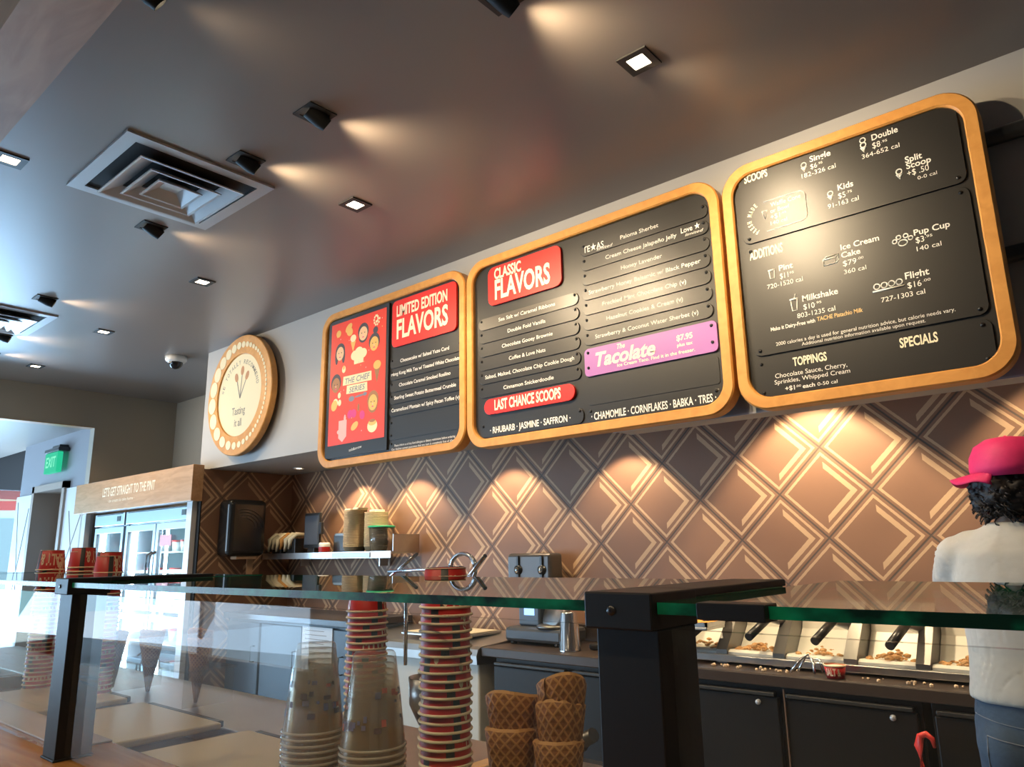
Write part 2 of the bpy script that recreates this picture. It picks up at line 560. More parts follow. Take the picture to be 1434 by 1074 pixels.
sbox('trim_9', mat('dark_fascia', (.05, .055, .065), .6), -13.5, -3.6, 2.52, -13.36, 4.4, 3.3)
sbox('trim_10', MATS['dark_fascia'], -14.2, -4, 2.80, -13.5, 5.0, 3.4)
# outdoors beyond the entrance glass
sbox('pavement', mat('pavement', (.45, .45, .45), .8, noise_s=2, noise_a=.1), -40, -14, -.12, -16, 14, -.02)
bm = bmesh.new()
box(bm, -27, -10, -.02, -24, 12, 7)
b1 = struct(fin(bm, 'outdoor_facade', mat('pale_teal_facade', (.30, .55, .62), .7, noise_s=1.5, noise_a=.15)))
for y in (-8, -4.5, -1, 2.5, 6, 9):
    bx('window', mat('facade_glass', (.12, .2, .26), .15), -24.0, y, 1.0, -23.95, y + 1.6, 2.6, 0, b1)
b1['kind'] = 'structure'
u = thing('patio_umbrella', 'orange and cream striped umbrella outside beyond the entrance window', 'umbrella', (-15.4, 3.55, 0))
bm = bmesh.new()
N = 16
for k, (r0, z0, r1, z1) in enumerate(((.02, 3.7, .5, 3.5), (.5, 3.5, .95, 3.3), (.95, 3.3, 1.35, 3.1), (1.35, 3.1, 1.7, 2.93), (1.7, 2.93, 1.72, 2.75))):
    for i in range(N):
        a, b_ = 2*PI*i/N, 2*PI*(i+1)/N
        f = bm.faces.new([bm.verts.new((-15.4 + r*math.cos(t), 3.55 + r*math.sin(t), z - .35)) for r, z, t in ((r0, z0, a), (r1, z1, a), (r1, z1, b_), (r0, z0, b_))])
        f.material_index = (0 if i % 2 else 1) if k < 4 else 2
fin(bm, 'canopy', [mat('umbrella_orange', (.75, .28, .10), .7), mat('umbrella_cream', (.75, .62, .45), .7), mat('umbrella_red', (.75, .05, .05), .7)], u)
bm = bmesh.new(); tube(bm, [(-15.4, 3.55, 0), (-15.4, 3.55, 3.35)], .03); fin(bm, 'pole', ALU, u)
bm = bmesh.new(); lathe(bm, [(0.001, .0), (.3, .0), (.3, .06), (.001, .08)], 20, (-15.4, 3.55, 0)); fin(bm, 'base', BLACK, u)

# ------------------------------------------------------------------ ceiling: downlights, snoots, diffusers, camera
LENS = emitter('lamp_lens', (1.0, .80, .55), 22)
TRIMB = mat('downlight_trim', (.022, .020, .019), .5)
HOODM = mat('hood_black', (.008, .008, .008), .6, spec=.3)
def square_ring(bm, cx, cy_, z, ro, ri, t, mi=0):
    for x0, y0, x1, y1 in ((-ro, -ro, ro, -ri), (-ro, ri, ro, ro), (-ro, -ri, -ri, ri), (ri, -ri, ro, ri)):
        box(bm, cx + x0, cy_ + y0, z - t, cx + x1, cy_ + y1, z, 0, mi)

def downlight(x, y, label, e, d=(0, .12, -1)):
    t = thing('ceiling_downlight', label, 'ceiling light', (x, y, ZC), 'square ceiling downlights')
    bm = bmesh.new(); square_ring(bm, x, y, ZC, .064, .036, .007); fin(bm, 'trim_ring', TRIMB, t)
    bm = bmesh.new(); box(bm, x - .0355, y - .0355, ZC - .004, x + .0355, y + .0355, ZC - .001); fin(bm, 'lens', LENS, t)
    spot('downlight_lamp', (x, y, ZC - .03), d, e*KD, 110, .7, WARM)
for x, lab in ((-1.25, 'bright square downlight nearest the top right, above the price board'), (-3.02, 'square downlight above the board with the red poster'),
               (-4.71, 'square downlight above the round wooden sign'), (-6.39, 'small square downlight just before the security camera'),
               (-8.03, 'farthest small square downlight near the taupe far wall')):
    downlight(x, 2.235, lab, 20 if x > -2 else 18, (.45, .8, -.75) if x > -2 else (0, .25, -1))
for x in (-3.3, -1.75, -.35, 1.1): downlight(x, -.35, 'unseen square downlight added on the customer side of the wooden beam', 26)  # unseen row, added to light the cups and cones on the serving line
downlight(-3.83, .85, 'square downlight beside the wooden ceiling beam', 10)

def snoot(x, y, label, d, e):
    t = thing('ceiling_spotlight', label, 'spotlight', (x, y, ZC), 'tilted ceiling spotlights')
    bm = bmesh.new(); square_ring(bm, x, y, ZC, .066, .046, .006); box(bm, x - .046, y - .046, ZC - .003, x + .046, y + .046, ZC - .001); fin(bm, 'trim_ring', TRIMB, t)
    dv = Vector(d).normalized()
    bm = bmesh.new()
    a = Vector((x, y, ZC - .005)) - dv * .01
    # scooped hood: closed towards the room, open towards the boards
    tube(bm, [a - dv*.02, a + dv*.045, a + dv*.075], [.038, .036, .029], 18, cap=False)
    tube(bm, [a + dv*.075, a + dv*.045, a - dv*.02], [.026, .033, .035], 18, cap=False)
    fin(bm, 'hood', HOODM, t, recalc=False)
    bm = bmesh.new()
    tube(bm, [a + dv*.036, a + dv*.038], [.036, .036], 18)
    fin(bm, 'lens', LENS, t)
    spot('spotlight_lamp', a + dv*.085, d, e*KS, 116, 1.0, WARM, .025)
    spot('spotlight_beam', a + dv*.085, d, e*KS*.65, 58, 1.0, WARM, .022)
SN = [(-1.419, 1.62, 'tilted black spotlight at the top edge above the middle board', (.34, 1, -.62), 24),
      (-2.466, 1.60, 'tilted black spotlight right of the big air vent, farther from it', (.25, 1, -.62), 24),
      (-3.029, 1.60, 'tilted black spotlight touching the far right corner of the big air vent', (.25, 1, -.60), 24),
      (-4.09, 1.62, 'tilted black spotlight just beyond the left end of the big air vent', (.1, 1, -.60), 13),
      (-5.841, 1.63, 'tilted black spotlight beside the second air vent', (.25, 1, -.5), 10),
      (-7.10, 1.70, 'tilted black spotlight just beyond the second air vent', (.3, 1, -.5), 14),
      (-7.80, 1.80, 'tilted black spotlight at the far left edge', (.3, 1, -.5), 12),
      (-2.26, .80, 'tilted spotlight at the top edge beside the wooden beam', (.1, 1, -.7), 6)]
for a in SN: snoot(*a)

VENT = mat('vent_aluminium', (.50, .50, .51), .38, .35)
def diffuser(x, y, label):
    t = thing('air_vent', label, 'air vent', (x, y, ZC), 'square ceiling air vents')
    bm = bmesh.new(); square_ring(bm, x, y, ZC + .0, .362, .30, .012); fin(bm, 'frame', VENT, t)
    bm = bmesh.new(); box(bm, x - .30, y - .30, ZC - .002, x + .30, y + .30, ZC - .0005); fin(bm, 'duct_throat', mat('vent_dark', (.02, .02, .02), .8), t)
    for k, (ri, ro, zi, zo) in enumerate(((.17, .245, ZC - .008, ZC - .045), (.105, .165, ZC - .012, ZC - .050), (.045, .098, ZC - .016, ZC - .054))):
        bm = bmesh.new()
        loops = []
        for r, z in ((ri, zi), (ro, zo), (ro + .012, zo - .002), (ro + .012, zo + .004), (ri + .006, zi + .008)):
            loops.append([bm.verts.new((x + sx*r, y + sy*r, z)) for sx, sy in ((-1, -1), (1, -1), (1, 1), (-1, 1))])
        for a, b in zip(loops, loops[1:] + loops[:1]):
            for i in range(4): bm.faces.new((a[i], a[(i+1) % 4], b[(i+1) % 4], b[i]))
        if k == 2: bm.faces.new(loops[0])
        fin(bm, 'louvre_cone', VENT, t)
diffuser(-3.525, 1.475, 'large square ceiling air vent with nested cones, nearest')
diffuser(-6.57, 1.475, 'second square ceiling air vent at the left edge, farther away')

t = thing('security_camera', 'white dome security camera hanging on the ceiling near the round sign', 'security camera', (-6.765, 3.02, ZC))
bm = bmesh.new(); lathe(bm, [(.001, 0), (.095, 0), (.095, -.035), (.075, -.055), (.001, -.055)], 32, (-6.765, 3.02, ZC)); fin(bm, 'housing', WHITE, t)
bm = bmesh.new(); lathe(bm, [(.062, -.055)] + [(.062*math.cos(a*PI/16), -.055 - .062*math.sin(a*PI/16)) for a in range(1, 8)] + [(.001, -.117)], 32, (-6.765, 3.02, ZC)); fin(bm, 'dome', mat('smoked_dome', (.01, .01, .012), .08), t)

# lights set in the soffit underside, over the back counter
def potlight(x, y, z, label, e):
    t = thing('soffit_downlight', label, 'recessed light', (x, y, z), 'round recessed lights under the soffit')
    bm = bmesh.new(); lathe(bm, [(.001, -.001), (.033, -.001), (.035, -.008), (.052, -.008), (.054, 0)], 28, (x, y, z)); fin(bm, 'trim_ring', ALU, t)
    bm = bmesh.new(); lathe(bm, [(.001, -.003), (.031, -.003)], 24, (x, y, z)); fin(bm, 'lens', LENS, t)
    spot('soffit_lamp', (x, y, z - .02), (0, .30, -1), e*KP, 92, .35, WARM, .02)
for x, lab, e in ((-5.69, 'round recessed soffit light left of the menu boards', 1.5),):
    potlight(x, 3.70, 2.208, lab, e)
for x, e in ((-5.15, 13), (-4.45, 13), (-3.45, 13), (-2.48, 12)):
    potlight(x, 3.70, 2.208, 'round recessed light in the soffit underside hidden behind the menu boards', e)
for x, e in ((-1.32, 34), (-.2, 12), (.9, 12), (2.0, 10)):
    potlight(x, 3.62, 2.40, 'round recessed light behind the valance over the dark counter', e)

# ------------------------------------------------------------------ wall rails holding the boards
for z, lab in ((2.95, 'upper black wall rail carrying the menu boards'), (2.48, 'lower black wall rail carrying the menu boards')):
    t = thing('wall_rail', lab, 'rail', (-1.5, 3.115, z), 'black rails behind the boards')
    bm = bmesh.new(); tube(bm, [(-4.50, 3.115, z), (2.55, 3.115, z)], .032, 20); fin(bm, 'tube', BLACKP, t)
    for x in (-4.2, -3.1, -1.8, -.75, .9, 2.2):
        bm = bmesh.new(); tube(bm, [(x, 3.115, z), (x, YS, z)], .02, 12); lathe(bm, [(.045, YS - .012 - 3.115), (.045, YS - 3.115)], 16, (x, 3.115, z), axis='Y', cap=True); fin(bm, 'bracket', BLACKP, t)
    bm = bmesh.new(); lathe(bm, [(.001, -.006), (.036, -.004), (.038, .012), (.001, .014)], 20, (-4.50, 3.115, z), axis='X'); fin(bm, 'end_cap', BLACKP, t)

# ------------------------------------------------------------------ menu boards
YB = 3.035           # face of the black backing
def board(x0, z0, x1, z1, label, name='menu_board', fw=.052):
    t = thing(name, label, 'menu board', ((x0 + x1)/2, YB, z0))
    bm = bmesh.new()
    r = .135
    n = 12
    loops = []
    for ins, y in ((0, YB + .045), (0, YB - .018), (.006, YB - .026), (fw - .006, YB - .026), (fw, YB - .018), (fw, YB + .02)):
        P = rrect(x0 + ins, z0 + ins, x1 - ins, z1 - ins, r - ins*.75, n)
        loops.append([bm.verts.new((px, y, pz)) for px, pz in P])
    k = len(loops[0])
    for a, b in zip(loops, loops[1:]):
        for i in range(k): bm.faces.new((a[i], a[(i+1) % k], b[(i+1) % k], b[i]))
    fin(bm, 'frame', OAK, t)
    bm = bmesh.new(); prism(bm, rrect(x0 + fw*.6, z0 + fw*.6, x1 - fw*.6, z1 - fw*.6, r*.75, 10), YB, YB + .03); fin(bm, 'backing', BOARD, t)
    return t

def panel(t, name, x0, z0, x1, z1, r, m, th=.008, screws=(), bev=.002, y=None):
    y = YB if y is None else y
    bm = bmesh.new(); prism(bm, rrect(x0, z0, x1, z1, r, 7), y - th, y + .001, bev=bev)
    for sx, sz in screws: lathe(bm, [(.001, -.005), (.007, -.004), (.008, 0)], 10, (sx, y - th, sz), axis='Y', mi=1)
    return fin(bm, name, [m, BLACK], t)

FL = 'flavor_strip'
def strip(t, x0, x1, zt, zb, txt, tx0, tx1, tz, th=.022, bold=.0, m=None):
    r = min(.03, (zt - zb)*.45)
    p = panel(t, FL, x0, zb, x1, zt, r, m or STRIP, .007, ((x0 + .022, zt - .014), (x1 - .022, zt - .014)))
    if txt: lettering(p, WHITEP, [(txt, tx0, tx1, tz, th, dict(bold=bold))], YB - .0078)
    return p
BB = .028            # stroke weight of the tall condensed capitals

# -- board with the red poster
b = board(-4.415, 2.033, -2.957, 3.152, 'oak-framed menu board with red illustrated poster, leftmost of three')
ps = panel(b, 'poster_holder', -4.335, 2.10, -3.670, 3.09, .004, BLACKP, .016)
bm = bmesh.new(); YP = YB - .0175
prism(bm, [(-4.303, 2.186), (-3.695, 2.186), (-3.695, 3.062), (-4.303, 3.062)], YP, YP + .001)
po = fin(bm, 'poster', mat('poster_red', (.80, .055, .028), .42), b)
PY = YP - .0006
PCOL = [mat('poster_' + n, c, .5) for n, c in (('gold', (.80, .46, .12)), ('peach', (.80, .50, .28)), ('dark', (.05, .04, .05)), ('cream', (.85, .74, .45)), ('brown', (.36, .16, .06)), ('magenta', (.65, .04, .22)), ('rose', (.80, .45, .42)), ('grey', (.20, .22, .28)))]
bm = bmesh.new()
LAY = [0]
def Q(u, v): return -4.303 + .608*u, 3.062 - .876*v   # poster coordinates, from its top left
def dd(u, v, ru, rv, mi, lay=0, rot=0.):
    x, z = Q(u, v); LAY[0] += 1; disc(bm, x, PY - (lay + 1)*.0004 - LAY[0]*.000001, z, ru*.608, rv*.876, 18, mi, rot)
def head(u, v, w, h, face, hair, bun=False, beard=False, long=False):
    dd(u, v - h*.18, w*1.12, h*.98, hair, 0)
    if long: dd(u - w*.8, v + h*.35, w*.38, h*.95, hair, 0); dd(u + w*.8, v + h*.35, w*.38, h*.95, hair, 0)
    if bun: dd(u + w*.2, v - h*1.45, w*.5, h*.4, hair, 0)
    if beard: dd(u, v + h*.42, w*.95, h*.72, hair, 0)
    dd(u, v + h*.08, w*.88, h*.82, face, 1)
    for s in (-1, 1): dd(u + s*w*.32, v, w*.11, h*.06, 2, 2)
    dd(u, v + h*.5, w*.22, h*.06, 5, 2); dd(u, v + h*.22, w*.09, h*.10, 6, 2)
head(.60, .145, .085, .070, 1, 2, beard=True); head(.80, .255, .085, .070, 0, 2, bun=True); head(.18, .255, .080, .070, 1, 2, long=True)
head(.12, .51, .085, .075, 4, 2); head(.80, .715, .085, .075, 0, 4, beard=True)
dd(.33, .065, .07, .028, 0, 0, .6); dd(.35, .10, .06, .035, 0, 1, -.5); dd(.14, .09, .045, .03, 0)
x, z = Q(.42, .19); poly(bm, [(x - .03, z), (x, z - .075), (x + .03, z)], PY, 0); dd(.42, .165, .055, .03, 3, 1)
for du, dv in ((-.07, .0), (0, -.02), (.07, .0)): dd(.53 + du, .31 + dv, .075, .04, 3, 1)
x, z = Q(.53, .36); poly(bm, [(x - .05, z - .02), (x + .05, z - .02), (x + .055, z + .04), (x - .055, z + .04)], PY, 3)
for a in range(14):      # curl at the top right
    dd(.83 + .055*math.cos(a*.62)*(1 - a*.05), .07 + .05*math.sin(a*.62)*(1 - a*.05), .012, .010, 3)
dd(.26, .40, .035, .03, 3); dd(.26, .385, .018, .018, 0, 1)
x, z = Q(.86, .46); poly(bm, [(x - .03, z), (x, z - .10), (x + .03, z)], PY, 4); dd(.86, .435, .065, .035, 0, 1)
for (u0, u1, v0, v1) in ((.25, .77, .47, .54), (.32, .70, .55, .615)):
    x0, zt = Q(u0, v0); x1, zb = Q(u1, v1); poly(bm, [(x0, zb + .006), (x1, zb - .004), (x1 - .004, zt), (x0 + .004, zt + .008)], PY - .0003, 3)
dd(.19, .605, .028, .024, 3); dd(.20, .665, .03, .026, 3); dd(.10, .68, .055, .045, 0, 0, -.5); dd(.12, .66, .05, .035, 3, -1)
dd(.42, .655, .05, .022, 7); dd(.56, .645, .085, .008, 7, 0, .06); dd(.66, .64, .035, .014, 7)
for u, v, r in ((.40, .775, -.5), (.47, .775, .5), (.62, .80, .3)): dd(u, v, .045, .035, 5, 0, r)
dd(.55, .735, .018, .03, 4)
x, z = Q(.27, .88); poly(bm, [(x - .045, z - .06), (x, z - .09), (x + .045, z - .055), (x + .045, z + .06), (x - .045, z + .06)], PY, 6); dd(.22, .90, .05, .02, 6, 1); dd(.31, .80, .02, .03, 6, 1)
dd(.49, .875, .07, .028, 0, 0, .5); dd(.80, .90, .085, .05, 3); dd(.80, .875, .07, .022, 0, 1); dd(.80, .86, .05, .012, 4, 2)
for i in range(26): dd(random.uniform(.05, .95), random.uniform(.03, .97), .006, .005, 0 if i % 2 else 6, -1)
fin(bm, 'illustration', PCOL, po, recalc=False)
lettering(po, PCOL[7], [('THE CHEF', -4.125, -3.855, 2.602, .038, dict(bold=.01, shear=.15)), ('SERIES', -4.075, -3.905, 2.535, .036, dict(bold=.01, shear=.15))], PY - .0012)
lettering(ps, WHITEP, [('salt&straw', -4.06, -3.925, 2.128, .018, dict(slope=.1))], YB - .0168)
p = panel(b, 'header_panel', -3.640, 2.766, -3.040, 3.082, .035, REDP, .014)
lettering(p, CREAM, [('LIMITED EDITION', -3.595, -3.118, 2.972, .071, dict(bold=.03)), ('FLAVORS', -3.592, -3.112, 2.821, .122, dict(bold=.03))], YB - .0148)
for k, (s, a, c) in enumerate((('Cheesecake w/ Salted Yuzu Curd', -3.559, -3.109), ('Hong Kong Milk Tea w/ Toasted White Chocolate', -3.645, -3.016),
        ('Chocolate Caramel Smoked Rosilino', -3.568, -3.097), ('Sterling Sweet Potato Buttermeal Crumble', -3.613, -3.050), ('Caramelized Plantain w/ Spicy Pecan Toffee (v)', -3.638, -3.021))):
    zt = 2.695 - .0795*k
    strip(b, -3.662, -2.998, zt, zt - .066, s, a, c, zt - .038, .022, .012)
panel(b, 'blank_strip', -3.662, 2.16, -2.998, 2.296, .012, STRIP, .004, ((-3.64, 2.27), (-3.02, 2.27), (-3.64, 2.19), (-3.02, 2.19)))
p = strip(b, -3.655, -2.995, 2.148, 2.082, None, 0, 0, 0)
lettering(p, WHITEP, [('Please inform us of any food allergies or dietary restrictions before ordering.', -3.601, -3.054, 2.113, .014), ('Our kitchen cannot guarantee that any item is completely free of allergens.', -3.629, -3.029, 2.091, .0135)], YB - .0078)

# -- board with the purple strip
b = board(-2.947, 2.022, -1.318, 3.152, 'oak-framed menu board with purple strip and red pill, middle of three')
p = panel(b, 'header_panel', -2.774, 2.846, -2.238, 3.080, .04, REDP, .016)
lettering(p, CREAM, [('CLASSIC', -2.724, -2.520, 3.003, .060, dict(bold=.03)), ('FLAVORS', -2.721, -2.314, 2.880, .112, dict(bold=.03))], YB - .0168)
for k, (s, a, c) in enumerate((('Sea Salt w/ Caramel Ribbons', -2.703, -2.293), ('Double Fold Vanilla', -2.635, -2.362), ('Chocolate Gooey Brownie', -2.680, -2.316),
        ('Coffee & Love Nuts', -2.629, -2.368), ('Salted, Malted, Chocolate Chip Cookie Dough', -2.812, -2.180), ('Cinnamon Snickerdoodle', -2.673, -2.318))):
    zt = 2.784 - .0808*k
    strip(b, -2.860, -2.140, zt, zt - .068, s, a, c, zt - .041, .021, .004, mat('strip_highlight', (.075, .066, .055), .30) if k == 0 else None)  # first strip gets a lighter black, the spotlight's highlight put into its colour
p = panel(b, 'specials_pill', -2.815, 2.208, -2.178, 2.296, .043, REDP, .016)
lettering(p, CREAM, [('LAST CHANCE SCOOPS', -2.735, -2.268, 2.229, .055, dict(bold=.03))], YB - .0168)
p = strip(b, -2.852, -2.135, 2.160, 2.082, '· RHUBARB · JASMINE · SAFFRON ·', -2.778, -2.217, 2.101, .034, .018)
p = strip(b, -2.112, -1.388, 2.148, 2.072, '· CHAMOMILE · CORNFLAKES · BABKA · TRES ·', -2.087, -1.413, 2.088, .036, .018)
for k, (s, a, c) in enumerate((('Paloma Sherbet', -1.863, -1.643), ('Cream Cheese Jalapeño Jelly', -1.958, -1.549), ('Honey Lavender', -1.868, -1.634), ('Strawberry Honey Balsamic w/ Black Pepper', -2.071, -1.436),
        ('Freckled Mint Chocolate Chip (v)', -1.990, -1.517), ('Hazelnut Cookies & Cream (v)', -1.969, -1.540), ('Strawberry & Coconut Water Sherbet (v)', -2.043, -1.467))):
    zt = 3.035 - .0815*k
    p = strip(b, -2.113, -1.383 - .002*k, zt, zt - .068, s, a, c, zt - .041, .021, .004)
    if k == 0: lettering(p, WHITEP, [('TE★AS', -2.095, -1.965, 2.985, .034, dict(bold=.01)), ('limited', -2.01, -1.91, 2.975, .016, dict(shear=.3))], YB - .0078)
    if k == 1: lettering(p, WHITEP, [('Love ★', -1.525, -1.425, 2.922, .026, dict(bold=.01)), ('limited', -1.505, -1.41, 2.901, .013, dict(shear=.3))], YB - .0078)
p = panel(b, 'promo_panel', -2.113, 2.314, -1.383, 2.459, .022, PURPLE, .010, ((-2.09, 2.437), (-1.408, 2.437), (-2.09, 2.358), (-1.408, 2.358)))
lettering(p, CREAM, [('Tacolate', -2.045, -1.700, 2.358, .068, dict(bold=.03, shear=.25)), ('The', -1.915, -1.868, 2.425, .024, dict(bold=.02, shear=.25)),
    ('$7.95', -1.586, -1.503, 2.399, .026, dict(bold=.03)), ('plus tax', -1.585, -1.505, 2.370, .015, dict(bold=.02)), ('Ice Cream Taco. Find it in the freezer.', -1.918, -1.496, 2.334, .016, dict(bold=.015))], YB - .0108)
panel(b, 'blank_strip', -2.10, 2.165, -1.39, 2.290, .012, BOARD, .003)

# -- price board
b = board(-1.302, 2.016, -.278, 3.150, 'oak-framed menu board listing scoops, additions and prices, rightmost of three')
def pnl(z0, z1, r=.03): return panel(b, 'price_panel', -1.222, z0, -.350, z1, r, BOARD, .008, ((-1.195, z1 - .022), (-.378, z1 - .022), (-1.195, z0 + .022), (-.378, z0 + .022)))
YT = YB - .0088
def icon(p, parts):
    bm = bmesh.new()
    for q in parts:
        if q[0] == 'o':      # ring
            _, cx, cz, rx, rz = q
            tube(bm, [(cx + rx*math.cos(a*PI/9), YT, cz + rz*math.sin(a*PI/9)) for a in range(19)], .0026, 6, cap=False)
        elif q[0] == 'd': disc(bm, q[1], YT, q[2], q[3], q[4], 14)
        elif q[0] == 'p': poly(bm, q[1], YT)
        else:
            tube(bm, [(x, YT, z) for x, z in q[1]], (q[2] if len(q) > 2 else .0018)*1.3, 6)
    return fin(bm, 'icon', WHITEP, p)
def cone(x, z, h, n=1):
    r = .011
    L = [('l', [(x - r, z + h*.55), (x, z), (x + r, z + h*.55), (x - r, z + h*.55)], .0022), ('p', [(x - r*.6, z + h*.50), (x + r*.6, z + h*.50), (x, z + h*.12)])]
    for k in range(n): L.append(('o', x, z + h*.55 + .011 + .021*k, .0105, .0105))
    return L
p = pnl(2.770, 3.124)
B1 = dict(bold=.018)
lettering(p, CREAM, [('SCOOPS', -1.194, -1.086, 3.062, .036, dict(bold=BB))], YT)
lettering(p, WHITEP, [('Single', -.901, -.814, 3.057, .026, B1), ('$6', -.901, -.873, 3.024, .022), ('.95', -.870, -.850, 3.034, .010), ('182-326 cal', -.941, -.800, 2.995, .020),
    ('Double', -.651, -.553, 3.058, .025, B1), ('$8', -.652, -.622, 3.022, .025), ('.95', -.618, -.596, 3.034, .010), ('364-652 cal', -.696, -.555, 2.992, .019),
    ('Kids', -.803, -.742, 2.890, .025, B1), ('$5', -.805, -.776, 2.853, .024), ('.75', -.772, -.750, 2.866, .010), ('91-163 cal', -.850, -.728, 2.823, .020),
    ('Split', -.544, -.484, 2.916, .025, B1), ('Scoop', -.543, -.456, 2.889, .024, B1), ('+$ .50', -.543, -.467, 2.858, .024), ('0-0 cal', -.510, -.443, 2.832, .014),
    ('Waffle Cone', -1.087, -.955, 2.911, .020), ('or Bowl', -1.090, -1.008, 2.883, .019), ('+$1', -1.092, -1.050, 2.853, .022), ('.45', -1.046, -1.022, 2.864, .010), ('140 cal', -1.094, -1.021, 2.827, .017)], YT)
icon(p, cone(-.927, 3.022, .038)); icon(p, cone(-.685, 3.020, .038, 2)); icon(p, cone(-.834, 2.857, .034)); icon(p, cone(-.570, 2.858, .036))
icon(p, [('l', [(-1.127, 2.902), (-1.115, 2.864), (-1.103, 2.902), (-1.127, 2.902)], .0022)])
icon(p, [('l', [(-1.116, 2.945), (-.955, 2.943), (-.940, 2.934), (-.934, 2.920), (-.934, 2.832), (-.941, 2.815), (-.958, 2.807), (-1.114, 2.804)], .0016)])
bm = bmesh.new()
for i, chx in enumerate('FRESH MADE'):
    a = math.radians(232 - i*11.6); a = math.radians(235 - i*12.4)
    if chx == ' ': continue
    ca, sa = math.cos(a), math.sin(a)
    cx, cz, R_ = -1.112, 2.876, .066
    tx, tz = sa, -ca
    text(bm, chx, -.0045 if chx != 'M' else -.006, .0045 if chx != 'M' else .006, 0, .020, 0, BB, fn=lambda px, pz: (cx + ca*(R_ + pz) + tx*px, YT, cz + sa*(R_ + pz) + tz*px))
fin(bm, 'lettering', CREAM, p, recalc=False)
p = pnl(2.253, 2.753)
lettering(p, CREAM, [('ADDITIONS', -1.202, -1.053, 2.693, .041, dict(bold=BB))], YT)
lettering(p, WHITEP, [('Pint', -1.079, -1.019, 2.610, .024, B1), ('$11', -1.078, -1.042, 2.573, .024), ('.95', -1.040, -1.018, 2.585, .010), ('720-1520 cal', -1.137, -.984, 2.541, .020),
    ('Ice Cream', -.821, -.674, 2.630, .023, B1), ('Cake', -.822, -.748, 2.596, .023, B1), ('$79', -.819, -.767, 2.559, .023), ('.00', -.763, -.739, 2.572, .010), ('360 cal', -.819, -.734, 2.525, .018),
    ('Pup Cup', -.551, -.428, 2.611, .023, B1), ('$3', -.548, -.519, 2.579, .023), ('.95', -.515, -.490, 2.591, .010), ('140 cal', -.549, -.465, 2.546, .018),
    ('Milkshake', -.995, -.851, 2.451, .025, B1), ('$10', -.994, -.948, 2.415, .023), ('.95', -.944, -.920, 2.428, .010), ('803-1235 cal', -1.023, -.869, 2.384, .020),
    ('Flight', -.602, -.519, 2.446, .026, B1), ('$16', -.598, -.550, 2.408, .023), ('.00', -.545, -.518, 2.421, .010), ('727-1303 cal', -.696, -.542, 2.375, .019),
    ('Make it Dairy-Free with', -1.140, -.953, 2.352, .016, dict(bold=.02)),
    ('2000 calories a day is used for general nutrition advice, but calorie needs vary.', -1.124, -.454, 2.284, .015), ('Additional nutrition information available upon request.', -1.017, -.555, 2.264, .014)], YT)
lettering(p, mat('gold_print', (.75, .50, .20), .5), [('TACHE Pistachio Milk', -.945, -.767, 2.354, .017, dict(bold=.015))], YT)
icon(p, [('l', [(-1.126, 2.622), (-1.094, 2.622)], .003), ('l', [(-1.122, 2.620), (-1.119, 2.584), (-1.101, 2.584), (-1.098, 2.620)], .0022)])
icon(p, [('l', [(-.893, 2.607), (-.845, 2.607), (-.845, 2.582), (-.893, 2.582), (-.893, 2.607), (-.880, 2.617), (-.832, 2.617), (-.832, 2.593), (-.845, 2.582)], .0022), ('l', [(-.845, 2.607), (-.832, 2.617)], .0018)])
icon(p, [('o', -.592, 2.594, .016, .012)] + [('o', -.592 + .030*math.cos(math.radians(a)), 2.598 + .024*math.sin(math.radians(a)), .008, .008) for a in (20, 65, 115, 160)])
icon(p, [('l', [(-1.048, 2.470), (-1.012, 2.470)], .003), ('l', [(-1.043, 2.468), (-1.039, 2.420), (-1.020, 2.420), (-1.016, 2.468)], .0022), ('l', [(-1.028, 2.470), (-1.020, 2.492)], .002)])
icon(p, [('o', -.705 + .027*k, 2.442, .011, .011) for k in range(4)] + [('l', [(-.722, 2.424), (-.608, 2.424)], .003)])
p = pnl(2.068, 2.237)
lettering(p, CREAM, [('SPECIALS', -.653, -.523, 2.183, .036, dict(bold=BB)), ('TOPPINGS', -1.061, -.924, 2.185, .034, dict(bold=BB))], YT)
lettering(p, WHITEP, [('Chocolate Sauce, Cherry,', -1.141, -.850, 2.145, .019), ('Sprinkles, Whipped Cream', -1.146, -.842, 2.119, .018), ('+$1', -1.104, -1.064, 2.086, .018, B1), ('.00', -1.060, -1.038, 2.094, .009), ('each', -1.032, -.982, 2.086, .016, B1), ('0-50 cal', -.972, -.894, 2.086, .014)], YT)

# ------------------------------------------------------------------ round tasting sign
CX, CZ, RR = -5.665, 2.772, .512
t = thing('round_sign', 'round oak sign with cream ovals and three spoons on the grey soffit', 'sign', (CX, YS, CZ - RR))
bm = bmesh.new(); lathe(bm, [(.01, .012), (RR - .004, .012), (RR, .006), (RR, -.036), (RR - .006, -.042), (.355, -.042), (.350, -.034), (.350, 0)], 72, (CX, YS - .055, CZ), axis='Y', smooth=False)
lathe(bm, [(.09, 0), (.09, .06)], 16, (CX, YS - .055, CZ), axis='Y', cap=True); fin(bm, 'wooden_ring', OAK, t)
bm = bmesh.new(); lathe(bm, [(.001, -.030), (.349, -.030), (.349, -.010)], 64, (CX, YS - .055, CZ), axis='Y', smooth=False); dsc = fin(bm, 'cream_disc', mat('sign_cream', (.80, .69, .45), .5), t)
YD = YS - .055 - .0308
a = PI; angs = []
s_up = PI; 
def osize(a):      # ovals are largest at the left of the ring and dwindle clockwise to the right
    return .013 + .050*((1 + math.cos(a - PI - .12))/2)**1.6
a = PI + .10
while a < 3*PI + .0:
    r = osize(a)
    angs.append((a, r)); a += (2.0*r*1.12 + .010)/.430
span = a - angs[0][0]
angs = [(angs[0][0] + (q - angs[0][0])*2*PI/span, r) for q, r in angs]
